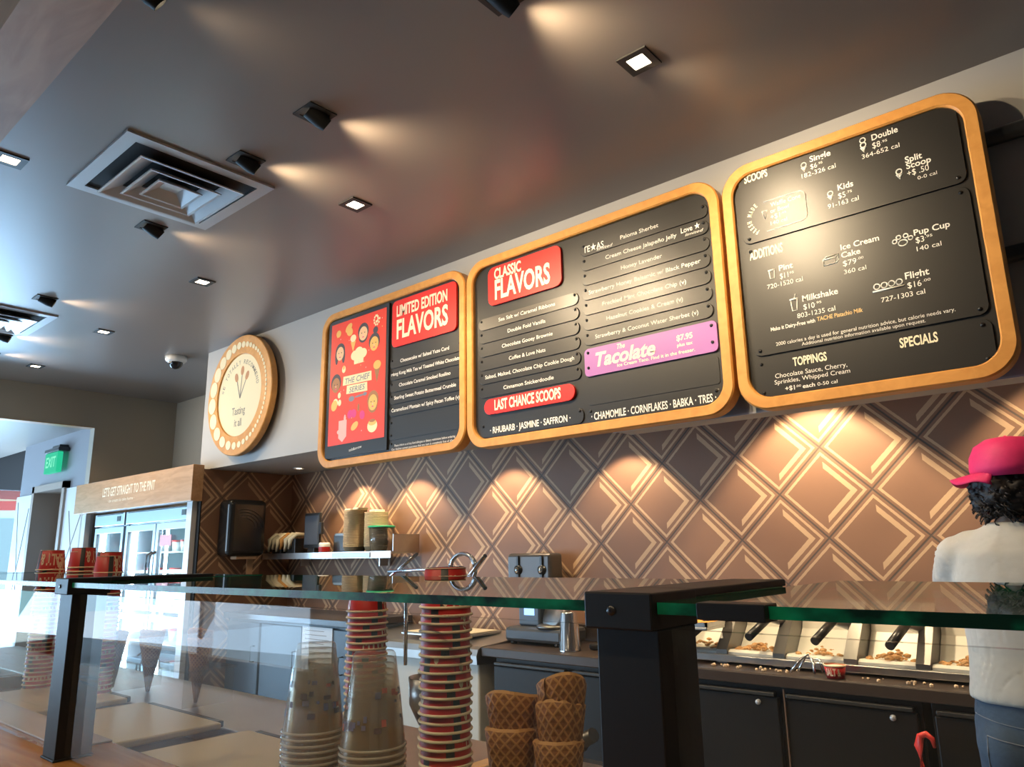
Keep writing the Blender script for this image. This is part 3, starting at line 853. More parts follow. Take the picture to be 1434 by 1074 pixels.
for a, r in angs:
    bm = bmesh.new(); ca, sa = math.cos(a), math.sin(a)
    vs = []
    P = [(r*.98*math.cos(k*PI/12), r*1.12*math.sin(k*PI/12)) for k in range(24)]
    poly_pts = [(CX + ca*.430 + (px*ca - py*sa)*.95, CZ + sa*.430 + px*sa + py*ca) for px, py in P]
    prism(bm, poly_pts, YS - .0995, YS - .094, bev=.001)
    fin(bm, 'oval_inlay', MATS['sign_cream'], t)
BRN = mat('sign_brown', (.20, .12, .075), .6); GRY = mat('sign_grey', (.24, .22, .19), .6)
bm = bmesh.new()
for ang, L_ in ((112, .20), (86, .235), (62, .205)):
    a = math.radians(ang); bx_, bz_ = CX + .01, CZ - .03
    ex, ez = bx_ + math.cos(a)*L_, bz_ + math.sin(a)*L_
    nx, nz = -math.sin(a)*.006, math.cos(a)*.006
    poly(bm, [(bx_ - nx, bz_ - nz), (ex - nx, ez - nz), (ex + nx, ez + nz), (bx_ + nx, bz_ + nz)], YD, 1)
    disc(bm, ex, YD - .0004, ez, .040, .026, 18, 0, a)
fin(bm, 'spoon_drawing', [mat('sign_orange', (.50, .24, .11), .6), GRY], dsc)
bm = bmesh.new()
sx = 'WE TOTALLY RECOMMEND'
for i, chx in enumerate(sx):
    if chx == ' ': continue
    a = math.radians(168 - i*8.1); ca, sa = math.cos(a), math.sin(a)
    text(bm, chx, -.014, .014, 0, .036, 0, .01, fn=lambda px, pz: (CX + ca*(.265 + pz) + sa*px, YD, CZ + sa*(.265 + pz) - ca*px))
text(bm, 'Tasting', CX - .105, CX + .105, CZ - .165, .062, YD, .01)
text(bm, 'it all', CX - .055, CX + .058, CZ - .265, .062, YD, .01)
fin(bm, 'lettering', GRY, dsc, recalc=False)

# ------------------------------------------------------------------ plywood header over the freezers
t = thing('freezer_header', 'plywood header box with cream lettering above the glass freezers', 'header', (-7.53, 3.0, 1.925))
bx('header_box', HEADW, -8.86, 3.0, 1.925, -6.215, 3.10, 2.236, .003, t)
lettering(t, CREAM, [("LET'S GET STRAIGHT TO THE PINT", -8.12, -6.93, 2.068, .085, dict(bold=.015)), ('· ice cream to take home ·', -7.98, -7.35, 2.005, .03)], 2.9985)
sbox('trim_6', MARBLE, -6.40, 3.06, 0, -6.305, 3.14, 1.925)
sbox('trim_7', MARBLE, -8.86, 3.09, 0, -8.76, 3.14, 1.925)

# ------------------------------------------------------------------ glass door freezers
FRST = mat('freezer_steel', (.48, .53, .58), .3, .7)
FRIN = mat('freezer_liner', (.72, .80, .86), .5)
LED = emitter('freezer_led', (.62, .86, 1.0), 32)
def freezer(x0, x1, nd, label):
    t = thing('display_freezer', label, 'freezer', ((x0 + x1)/2, 3.13, 0))
    y0, y1 = 3.13, 3.86
    bm = bmesh.new()
    box(bm, x0, y0 + .05, 0, x0 + .05, y1, 1.915); box(bm, x1 - .05, y0 + .05, 0, x1, y1, 1.915)
    box(bm, x0, y1 - .05, 0, x1, y1, 1.915); box(bm, x0, y0 + .05, 1.78, x1, y1, 1.915); box(bm, x0, y0 + .05, 0, x1, y1, .10)
    box(bm, x0 + .05, y1 - .06, .10, x1 - .05, y1 - .05, 1.78, 0, 1)
    fin(bm, 'cabinet', [FRST, FRIN], t)
    bm = bmesh.new(); box(bm, x0, y0, 1.785, x1, y0 + .05, 1.91, .006); pn = fin(bm, 'fascia', FRST, t)
    bx('thermostat', BLACKP, x1 - .17, y0 - .004, 1.825, x1 - .09, y0, 1.875, 0, pn)
    bx('fan_slot', BLACKP, x0 + .05, y0 - .003, 1.893, x1 - .05, y0, 1.903, 0, pn)
    w = (x1 - x0) / nd
    for k in range(nd):
        a, b_ = x0 + w*k + .012, x0 + w*(k+1) - .012
        for z0, z1 in ((.98, 1.77), (.10, .95)):
            bm = bmesh.new()
            for q in ((a, z0, a + .05, z1), (b_ - .05, z0, b_, z1), (a + .05, z0, b_ - .05, z0 + .06), (a + .05, z1 - .06, b_ - .05, z1)):
                box(bm, q[0], y0 + .005, q[1], q[2], y0 + .045, q[3], .003)
            dr = fin(bm, 'door', FRST, t)
            bx('pane', GLASSP, a + .05, y0 + .020, z0 + .06, b_ - .05, y0 + .028, z1 - .06, 0, dr)
            bm = bmesh.new(); hx = b_ - .025 if k % 2 == 0 else a + .025
            tube(bm, [(hx, y0 + .005, z0 + .22), (hx, y0 - .04, z0 + .25), (hx, y0 - .045, z0 + .38), (hx, y0 - .04, z0 + .50), (hx, y0 + .005, z0 + .53)], .010, 8)
            fin(bm, 'handle', DARKSTEEL, dr)
        bx('light_strip', LED, a + .055, y0 + .075, .14, a + .075, y0 + .095, 1.74, 0, t)
        bx('light_strip', LED, b_ - .075, y0 + .075, .14, b_ - .055, y0 + .095, 1.74, 0, t)
    for z in (.40, .68, .97, 1.24, 1.50):
        bx('shelf', ALU, x0 + .05, y0 + .12, z, x1 - .05, y1 - .06, z + .012, 0, t)
    return t
freezer(-8.60, -7.86, 1, 'narrow one-door glass freezer under the left end of the plywood header')
freezer(-7.82, -6.46, 2, 'wide two-door glass freezer under the right end of the plywood header')
sbox('trim_8', BLACK, -6.455, 3.18, 0, -6.41, 3.8, 1.925)
pint_m = mat('pint_white', (.75, .74, .70), .5)
def pint(x, y, z):
    t = thing('ice_cream_pint', 'white ice cream pint with red lid on a freezer shelf', 'ice cream pint', (x, y, z), 'ice cream pints in the glass freezers')
    bm = bmesh.new(); lathe(bm, [(.001, 0), (.040, 0), (.048, .095), (.001, .095)], 18, (x, y, z)); fin(bm, 'tub', pint_m, t)
    bm = bmesh.new(); lathe(bm, [(.051, .09), (.051, .108), (.001, .108)], 18, (x, y, z)); fin(bm, 'lid', CUPRED, t)
    return t
p0 = None
for z in (.412, .692, .982, 1.252, 1.512):
    for x in (-8.45, -8.30, -8.15, -8.0, -7.68, -7.53, -7.38, -7.23, -7.03, -6.88, -6.73, -6.58):
        y = 3.36 + random.uniform(0, .12)
        if random.random() < .22: continue
        if p0 is None: p0 = pint(x, y, z)
        else: dup(p0, (x, y, z))
t = thing('promotion_card', 'pink and white card stuck on the right freezer door, upper corner', 'card', (-6.9, 3.128, 1.56))
bx('card', mat('card_pink', (.75, .35, .40), .5), -7.02, 3.127, 1.56, -6.80, 3.134, 1.66, 0, t)

# ------------------------------------------------------------------ exit sign
t = thing('exit_sign', 'green lit exit sign hung from a black bracket by the entrance', 'exit sign', (-10.05, 3.15, 2.72))
bm = bmesh.new(); box(bm, -10.24, 3.08, 2.475, -9.82, 3.14, 2.72, .006); bdy = fin(bm, 'body', emitter('exit_green', (.02, .52, .27), 1.1), t)
bm = bmesh.new(); box(bm, -10.26, 3.07, 2.725, -9.78, 3.195, 2.77, .008); box(bm, -10.1, 3.1, 2.77, -9.85, 3.2, 2.81, .01); fin(bm, 'bracket', BLACKP, t)
lettering(bdy, emitter('exit_letters', (.25, .95, .6), 1.0), [('EXIT', -10.19, -9.87, 2.545, .12, dict(bold=.02))], 3.079)

# ------------------------------------------------------------------ back counter on the right
t = thing('back_counter', 'dark quartz worktop along the tiled wall, right part', 'worktop', (-.3, 3.386, .845))
bx('worktop', COUNTER, -3.20, 3.386, .848, 2.58, 3.985, .90, .006, t)
bx('upstand', COUNTER, -3.20, 3.965, .90, 2.58, 3.985, 1.00, .003, t)
def fridge(x0, x1, label, handle=True):
    t = thing('undercounter_fridge', label, 'fridge', ((x0+x1)/2, 3.42, 0), 'black fridges under the worktop')
    bx('cabinet', CABBLK, x0, 3.44, .02, x1, 3.96, .846, .004, t)
    n = 2
    w = (x1 - x0)/n
    for k in range(n):
        a, b_ = x0 + w*k + .015, x0 + w*(k+1) - .015
        d = bx('door', CABBLK, a, 3.405, .10, b_, 3.44, .80, .006, t)
        bx('handle', mat('fridge_handle', (.05, .048, .046), .4, .4), a + .01, 3.392, .805, b_ - .01, 3.425, .822, .004, d)
        bm = bmesh.new(); lathe(bm, [(.001, -.012), (.011, -.010), (.012, 0)], 16, (b_ - .09, 3.405, .775), axis='Y'); fin(bm, 'lock', ALU, d)
fridge(-3.13, -1.99, 'black undercounter fridge left of the near black post')
fridge(-1.96, -1.40 + .56, 'black undercounter fridge right of the near black post')
fridge(-.81, .35, 'black undercounter fridge beside the person')
fridge(.38, 1.5, 'black undercounter fridge right of the person')
bm = bmesh.new(); box(bm, -1.385, 3.395, .02, -1.379, 3.405, .84); tag(fin(bm, 'cabinet_seam', mat('pipe_brown', (.14, .08, .05), .5)), 'thin brown vertical strip on the black cabinet front', 'strip')

# cream enamel appliance, steel counter and blue-lit dark cabinets on the left run
t = thing('soft_serve_cabinet', 'cream enamel appliance with rounded steel top behind the cup stacks', 'appliance', (-3.86, 3.40, 0))
bx('body', CABW, -4.46, 3.40, .05, -3.23, 3.95, .80, .012, t)
bm = bmesh.new()
P = [(3.36, .80), (3.355, .85), (3.37, .885), (3.40, .90), (3.96, .93), (3.96, .80)]
va = [bm.verts.new((-4.48, y, z)) for y, z in P]; vb = [bm.verts.new((-3.21, y, z)) for y, z in P]
bm.faces.new(va); bm.faces.new(vb)
for i in range(6):
    f = bm.faces.new((va[i], va[(i+1) % 6], vb[(i+1) % 6], vb[i])); f.smooth = False
fin(bm, 'steel_top', STEEL, t)
bx('leg', BLACKP, -4.42, 3.45, 0, -4.36, 3.9, .05, 0, t); bx('leg', BLACKP, -3.33, 3.45, 0, -3.27, 3.9, .05, 0, t)
t = thing('baking_sheet', 'pale sheet of parchment on a tray on the steel appliance top', 'tray', (-3.75, 3.65, .93))
bx('tray', STEEL, -4.0, 3.45, .925, -3.45, 3.85, .94, .004, t)
bx('parchment', mat('parchment', (.70, .60, .45), .6), -3.98, 3.47, .94, -3.47, 3.83, .946, .002, t)
t = thing('blue_lit_cabinet', 'dark cabinet with blue light painted into its colour and two doors under the left counter', 'cabinet', (-5.4, 3.42, 0))
bx('carcass', CABBLUELIT, -6.22, 3.43, .08, -4.50, 3.97, .94, .003, t)
bx('plinth', HONEY, -6.22, 3.40, 0, -4.50, 3.97, .12, 0, t)
for a, b_ in ((-6.20, -5.70), (-5.67, -5.10), (-5.07, -4.52)):
    d = bx('door', CABBLUELIT, a, 3.405, .14, b_, 3.43, .92, .004, t)
    bm = bmesh.new(); hx = b_ - .06
    tube(bm, [(hx, 3.405, .62), (hx, 3.37, .62), (hx, 3.37, .74), (hx, 3.405, .74)], .006, 8); fin(bm, 'handle', BLACKP, d)
bx('worktop', COUNTER, -6.24, 3.38, .945, -4.49, 3.985, .99, .004, t)
t = thing('notice_sheet', 'white notice sheet taped to the dark cabinet beside clear cups', 'sheet', (-4.9, 3.40, .70))
bx('paper', mat('sheet_white', (.72, .74, .78), .5), -5.08, 3.398, .68, -4.70, 3.403, .93, 0, t)
bm = bmesh.new()
for k in range(6): box(bm, -5.04, 3.3972, .90 - .03*k, -4.80 + .03*(k % 3), 3.3978, .904 - .03*k)
fin(bm, 'printed_lines', GRY, t)
t = thing('spray_bottle', 'dark bottle hanging on the dark cabinet door edge', 'bottle', (-4.98, 3.36, .42))
bm = bmesh.new(); lathe(bm, [(.001, 0), (.035, 0), (.035, .14), (.012, .18), (.012, .21), (.02, .22), (.001, .24)], 16, (-4.98, 3.355, .45)); fin(bm, 'bottle', BLACKP, t)
bx('hanger', BLACKP, -4.99, 3.355, .66, -4.97, 3.41, .70, .003, t)

# ------------------------------------------------------------------ wall shelf and things on it
t = thing('steel_shelf', 'stainless wall shelf on the tiled wall in the left corner', 'shelf', (-5.3, 3.85, 1.42))
bx('deck', STEEL, -6.20, 3.70, 1.455, -4.42, 3.985, 1.470, .003, t)
bx('front_lip', STEEL, -6.20, 3.695, 1.425, -4.42, 3.70, 1.475, 0, t)
bx('label_rail', ALU, -5.15, 3.688, 1.428, -4.66, 3.695, 1.47, .002, t)
bx('end_guard', STEEL, -4.425, 3.72, 1.47, -4.42, 3.985, 1.60, 0, t)
for x in (-5.9, -4.8):
    bm = bmesh.new(); prism(bm, [(x - .004, 1.455), (x + .004, 1.455), (x + .004, 1.36), (x - .004, 1.36)], 3.90, 3.985); fin(bm, 'bracket', STEEL, t)
ZSH = 1.470
t = thing('pay_terminal', 'black upright tablet terminal on the wall shelf', 'terminal', (-5.6, 3.82, ZSH))
bx('screen_case', BLACKP, -5.72, 3.80, ZSH + .04, -5.50, 3.83, ZSH + .345, .008, t)
bx('screen', mat('screen_blue', (.10, .12, .16), .15), -5.705, 3.796, ZSH + .075, -5.515, 3.801, ZSH + .32, 0, t)
bx('stand', BLACKP, -5.66, 3.80, ZSH, -5.56, 3.90, ZSH + .05, .006, t)
bx('card_reader', BLACKP, -5.50, 3.80, ZSH + .16, -5.47, 3.83, ZSH + .26, .004, t)
t = thing('receipt_printer', 'black receipt printer box right of the tablet terminal on the shelf', 'printer', (-5.2, 3.86, ZSH))
bx('case', BLACKP, -5.29, 3.80, ZSH, -5.10, 3.93, ZSH + .15, .012, t)
bx('paper_slot', DARKSTEEL, -5.27, 3.80, ZSH + .13, -5.12, 3.86, ZSH + .16, .004, t)
t = thing('jar', 'small white jar with red label on the wall shelf', 'jar', (-5.33, 3.75, ZSH))
bm = bmesh.new(); lathe(bm, [(.001, 0), (.045, 0), (.047, .075), (.040, .085), (.001, .085)], 20, (-5.34, 3.752, ZSH)); fin(bm, 'glass_body', WHITE, t)
bm = bmesh.new(); lathe(bm, [(.0478, .01), (.0485, .05)], 20, (-5.34, 3.752, ZSH)); fin(bm, 'label', CUPRED, t)
# two columns of nested paper bowls
BOWL = mat('kraft_bowl', (.58, .44, .27), .6)
def bowl(x, y, z):
    t = thing('paper_bowl', 'kraft paper bowl nested in the tall stacks on the wall shelf', 'bowl', (x, y, z), 'kraft bowls stacked on the wall shelf')
    bm = bmesh.new(); lathe(bm, [(.001, 0), (.075, 0), (.093, .045), (.096, .045), (.096, .051), (.090, .051), (.073, .004), (.001, .004)], 24, (x, y, z)); fin(bm, 'bowl', BOWL, t)
    return t
b0 = None
for x, y, n in ((-5.02, 3.82, 24), (-4.80, 3.86, 22)):
    for k in range(n):
        q = (x + random.uniform(-.002, .002), y, ZSH + .0125*k)
        if b0 is None: b0 = bowl(*q)
        else: dup(b0, q, random.random())
for k in range(7):
    x = -5.06 + .055*k; y = 3.82 + (k % 2)*.04
    bm = bmesh.new(); zt = ZSH + (.0125*24 + .04 if x < -4.91 else .0125*22 + .04)
    box(bm, x - .045, y - .05, zt + .0005*k, x + .03, y + .05, zt + .012 + .002*(k % 3) + .0005*k, .004)
    if k in (0, 2, 5): tag(fin(bm, 'folded_napkin', CREAM), 'cream folded napkin on top of the kraft bowl stacks, ' + {0: 'left end', 2: 'middle', 5: 'right end'}[k], 'napkin', 'napkins on the bowl stacks')
    else: bm.free()
t = thing('deli_container', 'clear deli container with green lid on the wall shelf', 'container', (-4.66, 3.76, ZSH))
bm = bmesh.new(); lathe(bm, [(.001, .002), (.085, .002), (.10, .19), (.098, .19), (.083, .006), (.001, .006)], 28, (-4.66, 3.80, ZSH)); fin(bm, 'tub', ACRYL, t)
bm = bmesh.new(); lathe(bm, [(.001, .20), (.100, .20), (.108, .197), (.108, .186), (.10, .186)], 28, (-4.66, 3.80, ZSH)); fin(bm, 'lid', GREEN, t)
t = thing('napkin_holder', 'black napkin box overflowing with cream napkins at the left of the wall shelf', 'napkin box', (-6.0, 3.8, ZSH))
bx('holder', BLACKP, -6.12, 3.74, ZSH, -5.98, 3.90, ZSH + .13, .006, t)
bx('holder', BLACKP, -5.90, 3.74, ZSH, -5.76, 3.90, ZSH + .13, .006, t)
for k in range(6):
    bm = bmesh.new()
    x = -6.15 + .065*k
    tube(bm, [(x, 3.735, ZSH + .02 + .02*(k % 2)), (x + .005, 3.73, ZSH + .12), (x + .02, 3.78, ZSH + .165), (x + .04, 3.86, ZSH + .16)], [.02, .024, .022, .018], 8)
    fin(bm, 'napkin', CREAM if k != 3 else mat('orange_napkin', (.75, .36, .10), .7), t)

# paper towel dispenser on the return wall
t = thing('towel_dispenser', 'black plastic paper towel dispenser on the tiled return wall', 'towel dispenser', (-6.2, 3.44, 1.45))
bm = bmesh.new(); box(bm, -6.248, 3.265, 1.455, -6.03, 3.62, 1.94, .045, 0, 4); fin(bm, 'housing', mat('glossy_black', (.014, .014, .014), .22), t)
bm = bmesh.new()
for k in range(4):
    r = .10 + .03*k
    tube(bm, [(-6.028, 3.40 + r*math.cos(a*PI/20), 1.70 + r*.8*math.sin(a*PI/20)) for a in range(0, 13)], .003, 5)
fin(bm, 'cover_ribs', BLACKP, t)
bx('front_window', DARKSTEEL, -6.032, 3.36, 1.79, -6.026, 3.42, 1.80, 0, t)
bm = bmesh.new(); box(bm, -6.16, 3.36, 1.43, -6.06, 3.56, 1.457, .01); box(bm, -6.13, 3.50, 1.27, -6.126, 3.56, 1.44); fin(bm, 'towel', mat('towel_brown', (.55, .36, .22), .8), t)

# ------------------------------------------------------------------ right counter: dispenser, waffle iron, malt cup
t = thing('twin_dispenser', 'chrome box with two black knobs on a stand by the tiled wall', 'dispenser', (-3.19, 3.88, .90))
bm = bmesh.new(); box(bm, -3.375, 3.83, 1.24, -3.005, 3.965, 1.440, .022, 0, 3); hs = fin(bm, 'housing', mat('smoked_chrome', (.10, .09, .085), .35, .5), t)
for x in (-3.275, -3.075):
    bm = bmesh.new(); lathe(bm, [(.001, -.018), (.022, -.018), (.03, -.010), (.034, 0)], 24, (x, 3.83, 1.335), axis='Y')
    box(bm, x - .012, 3.818, 1.255, x + .012, 3.83, 1.425, .005); k_ = fin(bm, 'knob', BLACKP, t)
    bm = bmesh.new(); lathe(bm, [(.001, -.024), (.016, -.022), (.018, -.016)], 18, (x, 3.83, 1.335), axis='Y'); fin(bm, 'knob_cap', CHROME, k_)
bx('stand_post', DARKSTEEL, -3.30, 3.87, .90, -3.26, 3.93, 1.25, .004, t); bx('stand_post', DARKSTEEL, -3.12, 3.87, .90, -3.08, 3.93, 1.25, .004, t)
t = thing('waffle_iron', 'black waffle cone iron with blue display and lid open on the dark worktop', 'waffle iron', (-2.98, 3.68, .90))
bx('base', mat('iron_grey', (.06, .065, .075), .35, .3), -3.20, 3.60, .915, -2.76, 3.86, 1.00, .02, t)
ct = bx('control_box', mat('iron_blue', (.05, .07, .10), .3), -3.17, 3.70, 1.0, -3.00, 3.84, 1.14, .012, t)
bx('display', emitter('blue_display', (.30, .55, 1.0), 2.2), -3.12, 3.696, 1.065, -3.04, 3.701, 1.105, 0, ct)
bm = bmesh.new(); lathe(bm, [(.001, 0), (.11, 0), (.118, .012), (.118, .03), (.10, .045), (.001, .045)], 32); 
bmesh.ops.rotate(bm, verts=bm.verts, cent=(0, 0, 0), matrix=Matrix.Rotation(math.radians(62), 3, 'X') @ Matrix.Rotation(math.radians(-18), 3, 'Y'))
bmesh.ops.translate(bm, verts=bm.verts, vec=(-2.88, 3.74, 1.075)); fin(bm, 'upper_plate', DARKSTEEL, t)
bm = bmesh.new(); lathe(bm, [(.001, 1.0), (.11, 1.0), (.115, 1.012), (.10, 1.02), (.001, 1.02)], 32, (-2.88, 3.70, 0)); fin(bm, 'lower_plate', DARKSTEEL, t)
for x in (-3.15, -2.81):
    bm = bmesh.new(); lathe(bm, [(.02, .90), (.02, .918)], 12, (x, 3.63, 0), cap=True); fin(bm, 'foot', BLACKP, t)
t = thing('malt_cup', 'tall steel malt cup turned upside down on the dark worktop', 'malt cup', (-2.645, 3.53, .90))
bm = bmesh.new(); lathe(bm, [(.062, .0), (.063, .006), (.060, .010), (.048, .205), (.045, .212), (.001, .214)], 32, (-2.645, 3.53, .90)); fin(bm, 'cup', CHROME, t)
bm = bmesh.new(); box(bm, -2.58, 3.62, .902, -2.20, 3.88, .935, .01)
tag(fin(bm, 'drip_tray', CABBLK), 'low black drip tray on the worktop behind the malt cup', 'tray')
t = thing('steel_jug', 'small steel jug behind the near black post', 'jug', (-2.47, 3.75, .935))
bm = bmesh.new(); lathe(bm, [(.001, 0), (.05, 0), (.055, .08), (.045, .12), (.048, .14)], 24, (-2.47, 3.75, .935)); fin(bm, 'body', STEEL, t)
bm = bmesh.new(); tube(bm, [(-2.42, 3.75, 1.05), (-2.38, 3.75, 1.04), (-2.37, 3.75, 1.0), (-2.41, 3.75, .97)], .006, 8); fin(bm, 'handle', STEEL, t)

# topping station: steel frame with white tilted bins
t = thing('topping_station', 'stainless topping station frame on the dark worktop', 'topping station', (-1.3, 3.6, .90))
bx('front_rail', STEEL, -2.05, 3.545, .912, 1.3, 3.575, .945, .004, t)
bx('rear_rail', STEEL, -2.05, 3.90, 1.12, 1.3, 3.955, 1.215, .004, t)
XD = (-2.03, -1.745, -1.46, -1.14, -.85, -.53, -.22, .10, .42, .74, 1.06)
for x in XD:
    bm = bmesh.new()
    P = [(3.565, .905), (3.57, .965), (3.80, 1.20), (3.93, 1.20), (3.93, .905)]
    va = [bm.verts.new((x - .028, a, b_)) for a, b_ in P]; vb = [bm.verts.new((x + .028, a, b_)) for a, b_ in P]
    bm.faces.new(va); bm.faces.new(vb)
    for i in range(5): bm.faces.new((va[i], va[(i+1) % 5], vb[(i+1) % 5], vb[i]))
    fin(bm, 'divider', DARKSTEEL, t)
BINW = mat('bin_white', (.74, .71, .64), .35)
CRUMB = mat('toasted_crumbs', (.55, .30, .12), .8, noise_s=60, noise_a=.5)
binlab = {0: 'nearly empty white topping bin next to the near black post', 1: 'white topping bin behind the tongs, left side', 2: 'white topping bin directly behind the small red paper cup',
          3: 'white topping bin with tan crumbs two along from the tongs', 4: 'white topping bin just left of the person', 5: 'white topping bin behind the person'}
for i in range(10):
    x0, x1 = XD[i] + .030, XD[i+1] - .030
    t = thing('topping_bin', binlab.get(i, 'white topping bin in the hidden right part of the topping station'), 'topping bin', ((x0+x1)/2, 3.58, .95), 'white topping bins')
    bm = bmesh.new()
    P = [(3.578, .915), (3.578, .955), (3.60, .965), (3.72, .958), (3.82, 1.06), (3.86, 1.20), (3.875, 1.20), (3.85, 1.03), (3.74, .915)]
    va = [bm.verts.new((x0, a, b_)) for a, b_ in P]; vb = [bm.verts.new((x1, a, b_)) for a, b_ in P]
    bm.faces.new(va); bm.faces.new(vb)
    for k in range(9): bm.faces.new((va[k], va[(k+1) % 9], vb[(k+1) % 9], vb[k]))
    fin(bm, 'liner', BINW, t)
    bm = bmesh.new()
    for q in range(46 if i in (1, 3, 4) else 22):
        a = random.gauss(0, .06); r = random.uniform(.006, .015)
        px = min(x1 - .02, max(x0 + .02, (x0+x1)/2 + a)); yy = random.uniform(3.60, 3.76)
        bmesh.ops.create_icosphere(bm, subdivisions=1, radius=r, matrix=Matrix.Translation((px, yy, .965 + max(0, .03 - abs(a)*.4)*random.random())) @ Matrix.Diagonal((1.3, 1, .7, 1)))
    o = fin(bm, 'topping', CRUMB, t); o['kind'] = 'stuff'
    if i < 8:
        hx = (x0 + x1)/2 + .09
        s = thing('topping_scoop', {0: 'black-handled scoop in the bin beside the near black post', 1: 'black-handled scoop above the second white topping bin', 2: 'black-handled scoop above the red paper cup', 3: 'black-handled scoop pointing at the viewer, two bins from the person', 4: 'black-handled scoop nearest the person on the left'}.get(i, 'black-handled scoop in a topping bin hidden behind the person'), 'scoop', (hx, 3.6, 1.0), 'black-handled scoops')
        bm = bmesh.new(); tube(bm, [(hx - .03, 3.44, 1.045), (hx, 3.62, 1.12)], .019, 16); fin(bm, 'handle', BLACKP, s)
        bm = bmesh.new(); tube(bm, [(hx, 3.62, 1.12), (hx + .03, 3.76, 1.10)], [.02, .035], 16, cap=False); fin(bm, 'bowl', STEEL, s)
bm = bmesh.new(); box(bm, -2.05, 3.54, 1.215, 1.3, 3.90, 1.222)
tag(fin(bm, 'sneeze_shield', ACRYL), 'clear shield over the white topping bins', 'glass shield')
t = thing('toast_tray', 'steel tray of orange toasted topping at the left end of the bins', 'tray', (-1.92, 3.6, 1.06))
bm = bmesh.new(); box(bm, -2.10, 3.42, 1.065, -1.74, 3.62, 1.08, .004); box(bm, -2.10, 3.42, 1.08, -2.09, 3.62, 1.10); box(bm, -1.75, 3.42, 1.08, -1.74, 3.62, 1.10); box(bm, -2.1, 3.42, 1.08, -1.74, 3.43, 1.10)
box(bm, -2.0, 3.5, .90, -1.96, 3.54, 1.066); fin(bm, 'tray', STEEL, t)
bm = bmesh.new(); bmesh.ops.create_grid(bm, x_segments=24, y_segments=14, size=.5, matrix=Matrix.Translation((-1.92, 3.525, 1.098)) @ Matrix.Diagonal((.33, .17, 1, 1)))
for v in bm.verts: v.co.z += .012*noise.noise(v.co*30)
o = fin(bm, 'topping', mat('orange_toast', (.75, .33, .07), .7, noise_s=50, noise_a=.35), t); o['kind'] = 'stuff'
# clear acrylic guard panel standing left of the bins
t = thing('tongs', 'steel tongs lying beside the small red paper cup', 'tongs', (-1.30, 3.46, .90))
bm = bmesh.new(); tube(bm, [(-1.35, 3.42, .912), (-1.31, 3.44, .965), (-1.285, 3.47, .985), (-1.26, 3.46, .95), (-1.25, 3.43, .912)], .006, 8); tube(bm, [(-1.33, 3.45, .912), (-1.30, 3.47, .97), (-1.24, 3.48, .965), (-1.225, 3.46, .915)], .005, 8)
fin(bm, 'arms', CHROME, t)
t = thing('paper_cup', 'small red and cream paper cup standing upright on the dark worktop', 'cup', (-1.165, 3.44, .90))
bm = bmesh.new(); lathe(bm, [(.001, .002), (.036, .002), (.0445, .052), (.043, .052), (.035, .006), (.001, .006)], 32, (-1.165, 3.44, .90)); bd = fin(bm, 'body', CUPRED, t)
bm = bmesh.new(); lathe(bm, [(.0445, .050), (.047, .052), (.047, .056), (.044, .057)], 32, (-1.165, 3.44, .90)); fin(bm, 'rim', CUPCR, t)
bm = bmesh.new(); lathe(bm, [(.001, .05), (.043, .05)], 24, (-1.165, 3.44, .90)); fin(bm, 'filling', CREAM, t)
def wrap(cx, cy_, z0, r0, r1, h, th0):
    """bend flat text around a cone: x is arc length, z height"""
    def fn(px, pz):
        r = r0 + (r1 - r0)*pz/h + .0006
        a = th0 + px/max(r, .01)
        return (cx + r*math.cos(a), cy_ + r*math.sin(a), z0 + pz)
    return fn
bm = bmesh.new(); text(bm, 'SALT &', -.034, .030, .014, .028, 0, .03, fn=wrap(-1.165, 3.44, .90, .036, .0445, .052, -PI/2 + .12)); fin(bm, 'lettering', CUPCR, bd, recalc=False)
bm = bmesh.new()
for k in range(34):
    bmesh.ops.create_icosphere(bm, subdivisions=1, radius=random.uniform(.004, .010), matrix=Matrix.Translation((random.choice((random.uniform(-1.08, -.62), random.uniform(-1.75, -1.35))), random.uniform(3.42, 3.52), .905)))
o = fin(bm, 'crumbs', mat('cream_crumbs', (.70, .52, .36), .8)); o['kind'] = 'stuff'; o['label'] = 'scattered cream crumbs on the dark worktop'; o['category'] = 'crumbs'
t = thing('broom', 'dark stick with red hooked handle leaning on the black fridges', 'broom', (-.84, 3.32, 0))
bm = bmesh.new(); tube(bm, [(-.84, 3.33, .06), (-.84, 3.33, .62)], .012, 10); fin(bm, 'stick', BLACKP, t)
bm = bmesh.new(); tube(bm, [(-.84, 3.33, .60), (-.845, 3.33, .70), (-.835, 3.33, .735), (-.815, 3.33, .745), (-.795, 3.33, .73), (-.79, 3.33, .70)], [.016, .016, .014, .012, .010, .006], 10); fin(bm, 'handle', mat('red_plastic', (.65, .04, .03), .4), t)
bx('head', BLACKP, -.95, 3.30, 0, -.73, 3.36, .06, .01, t)

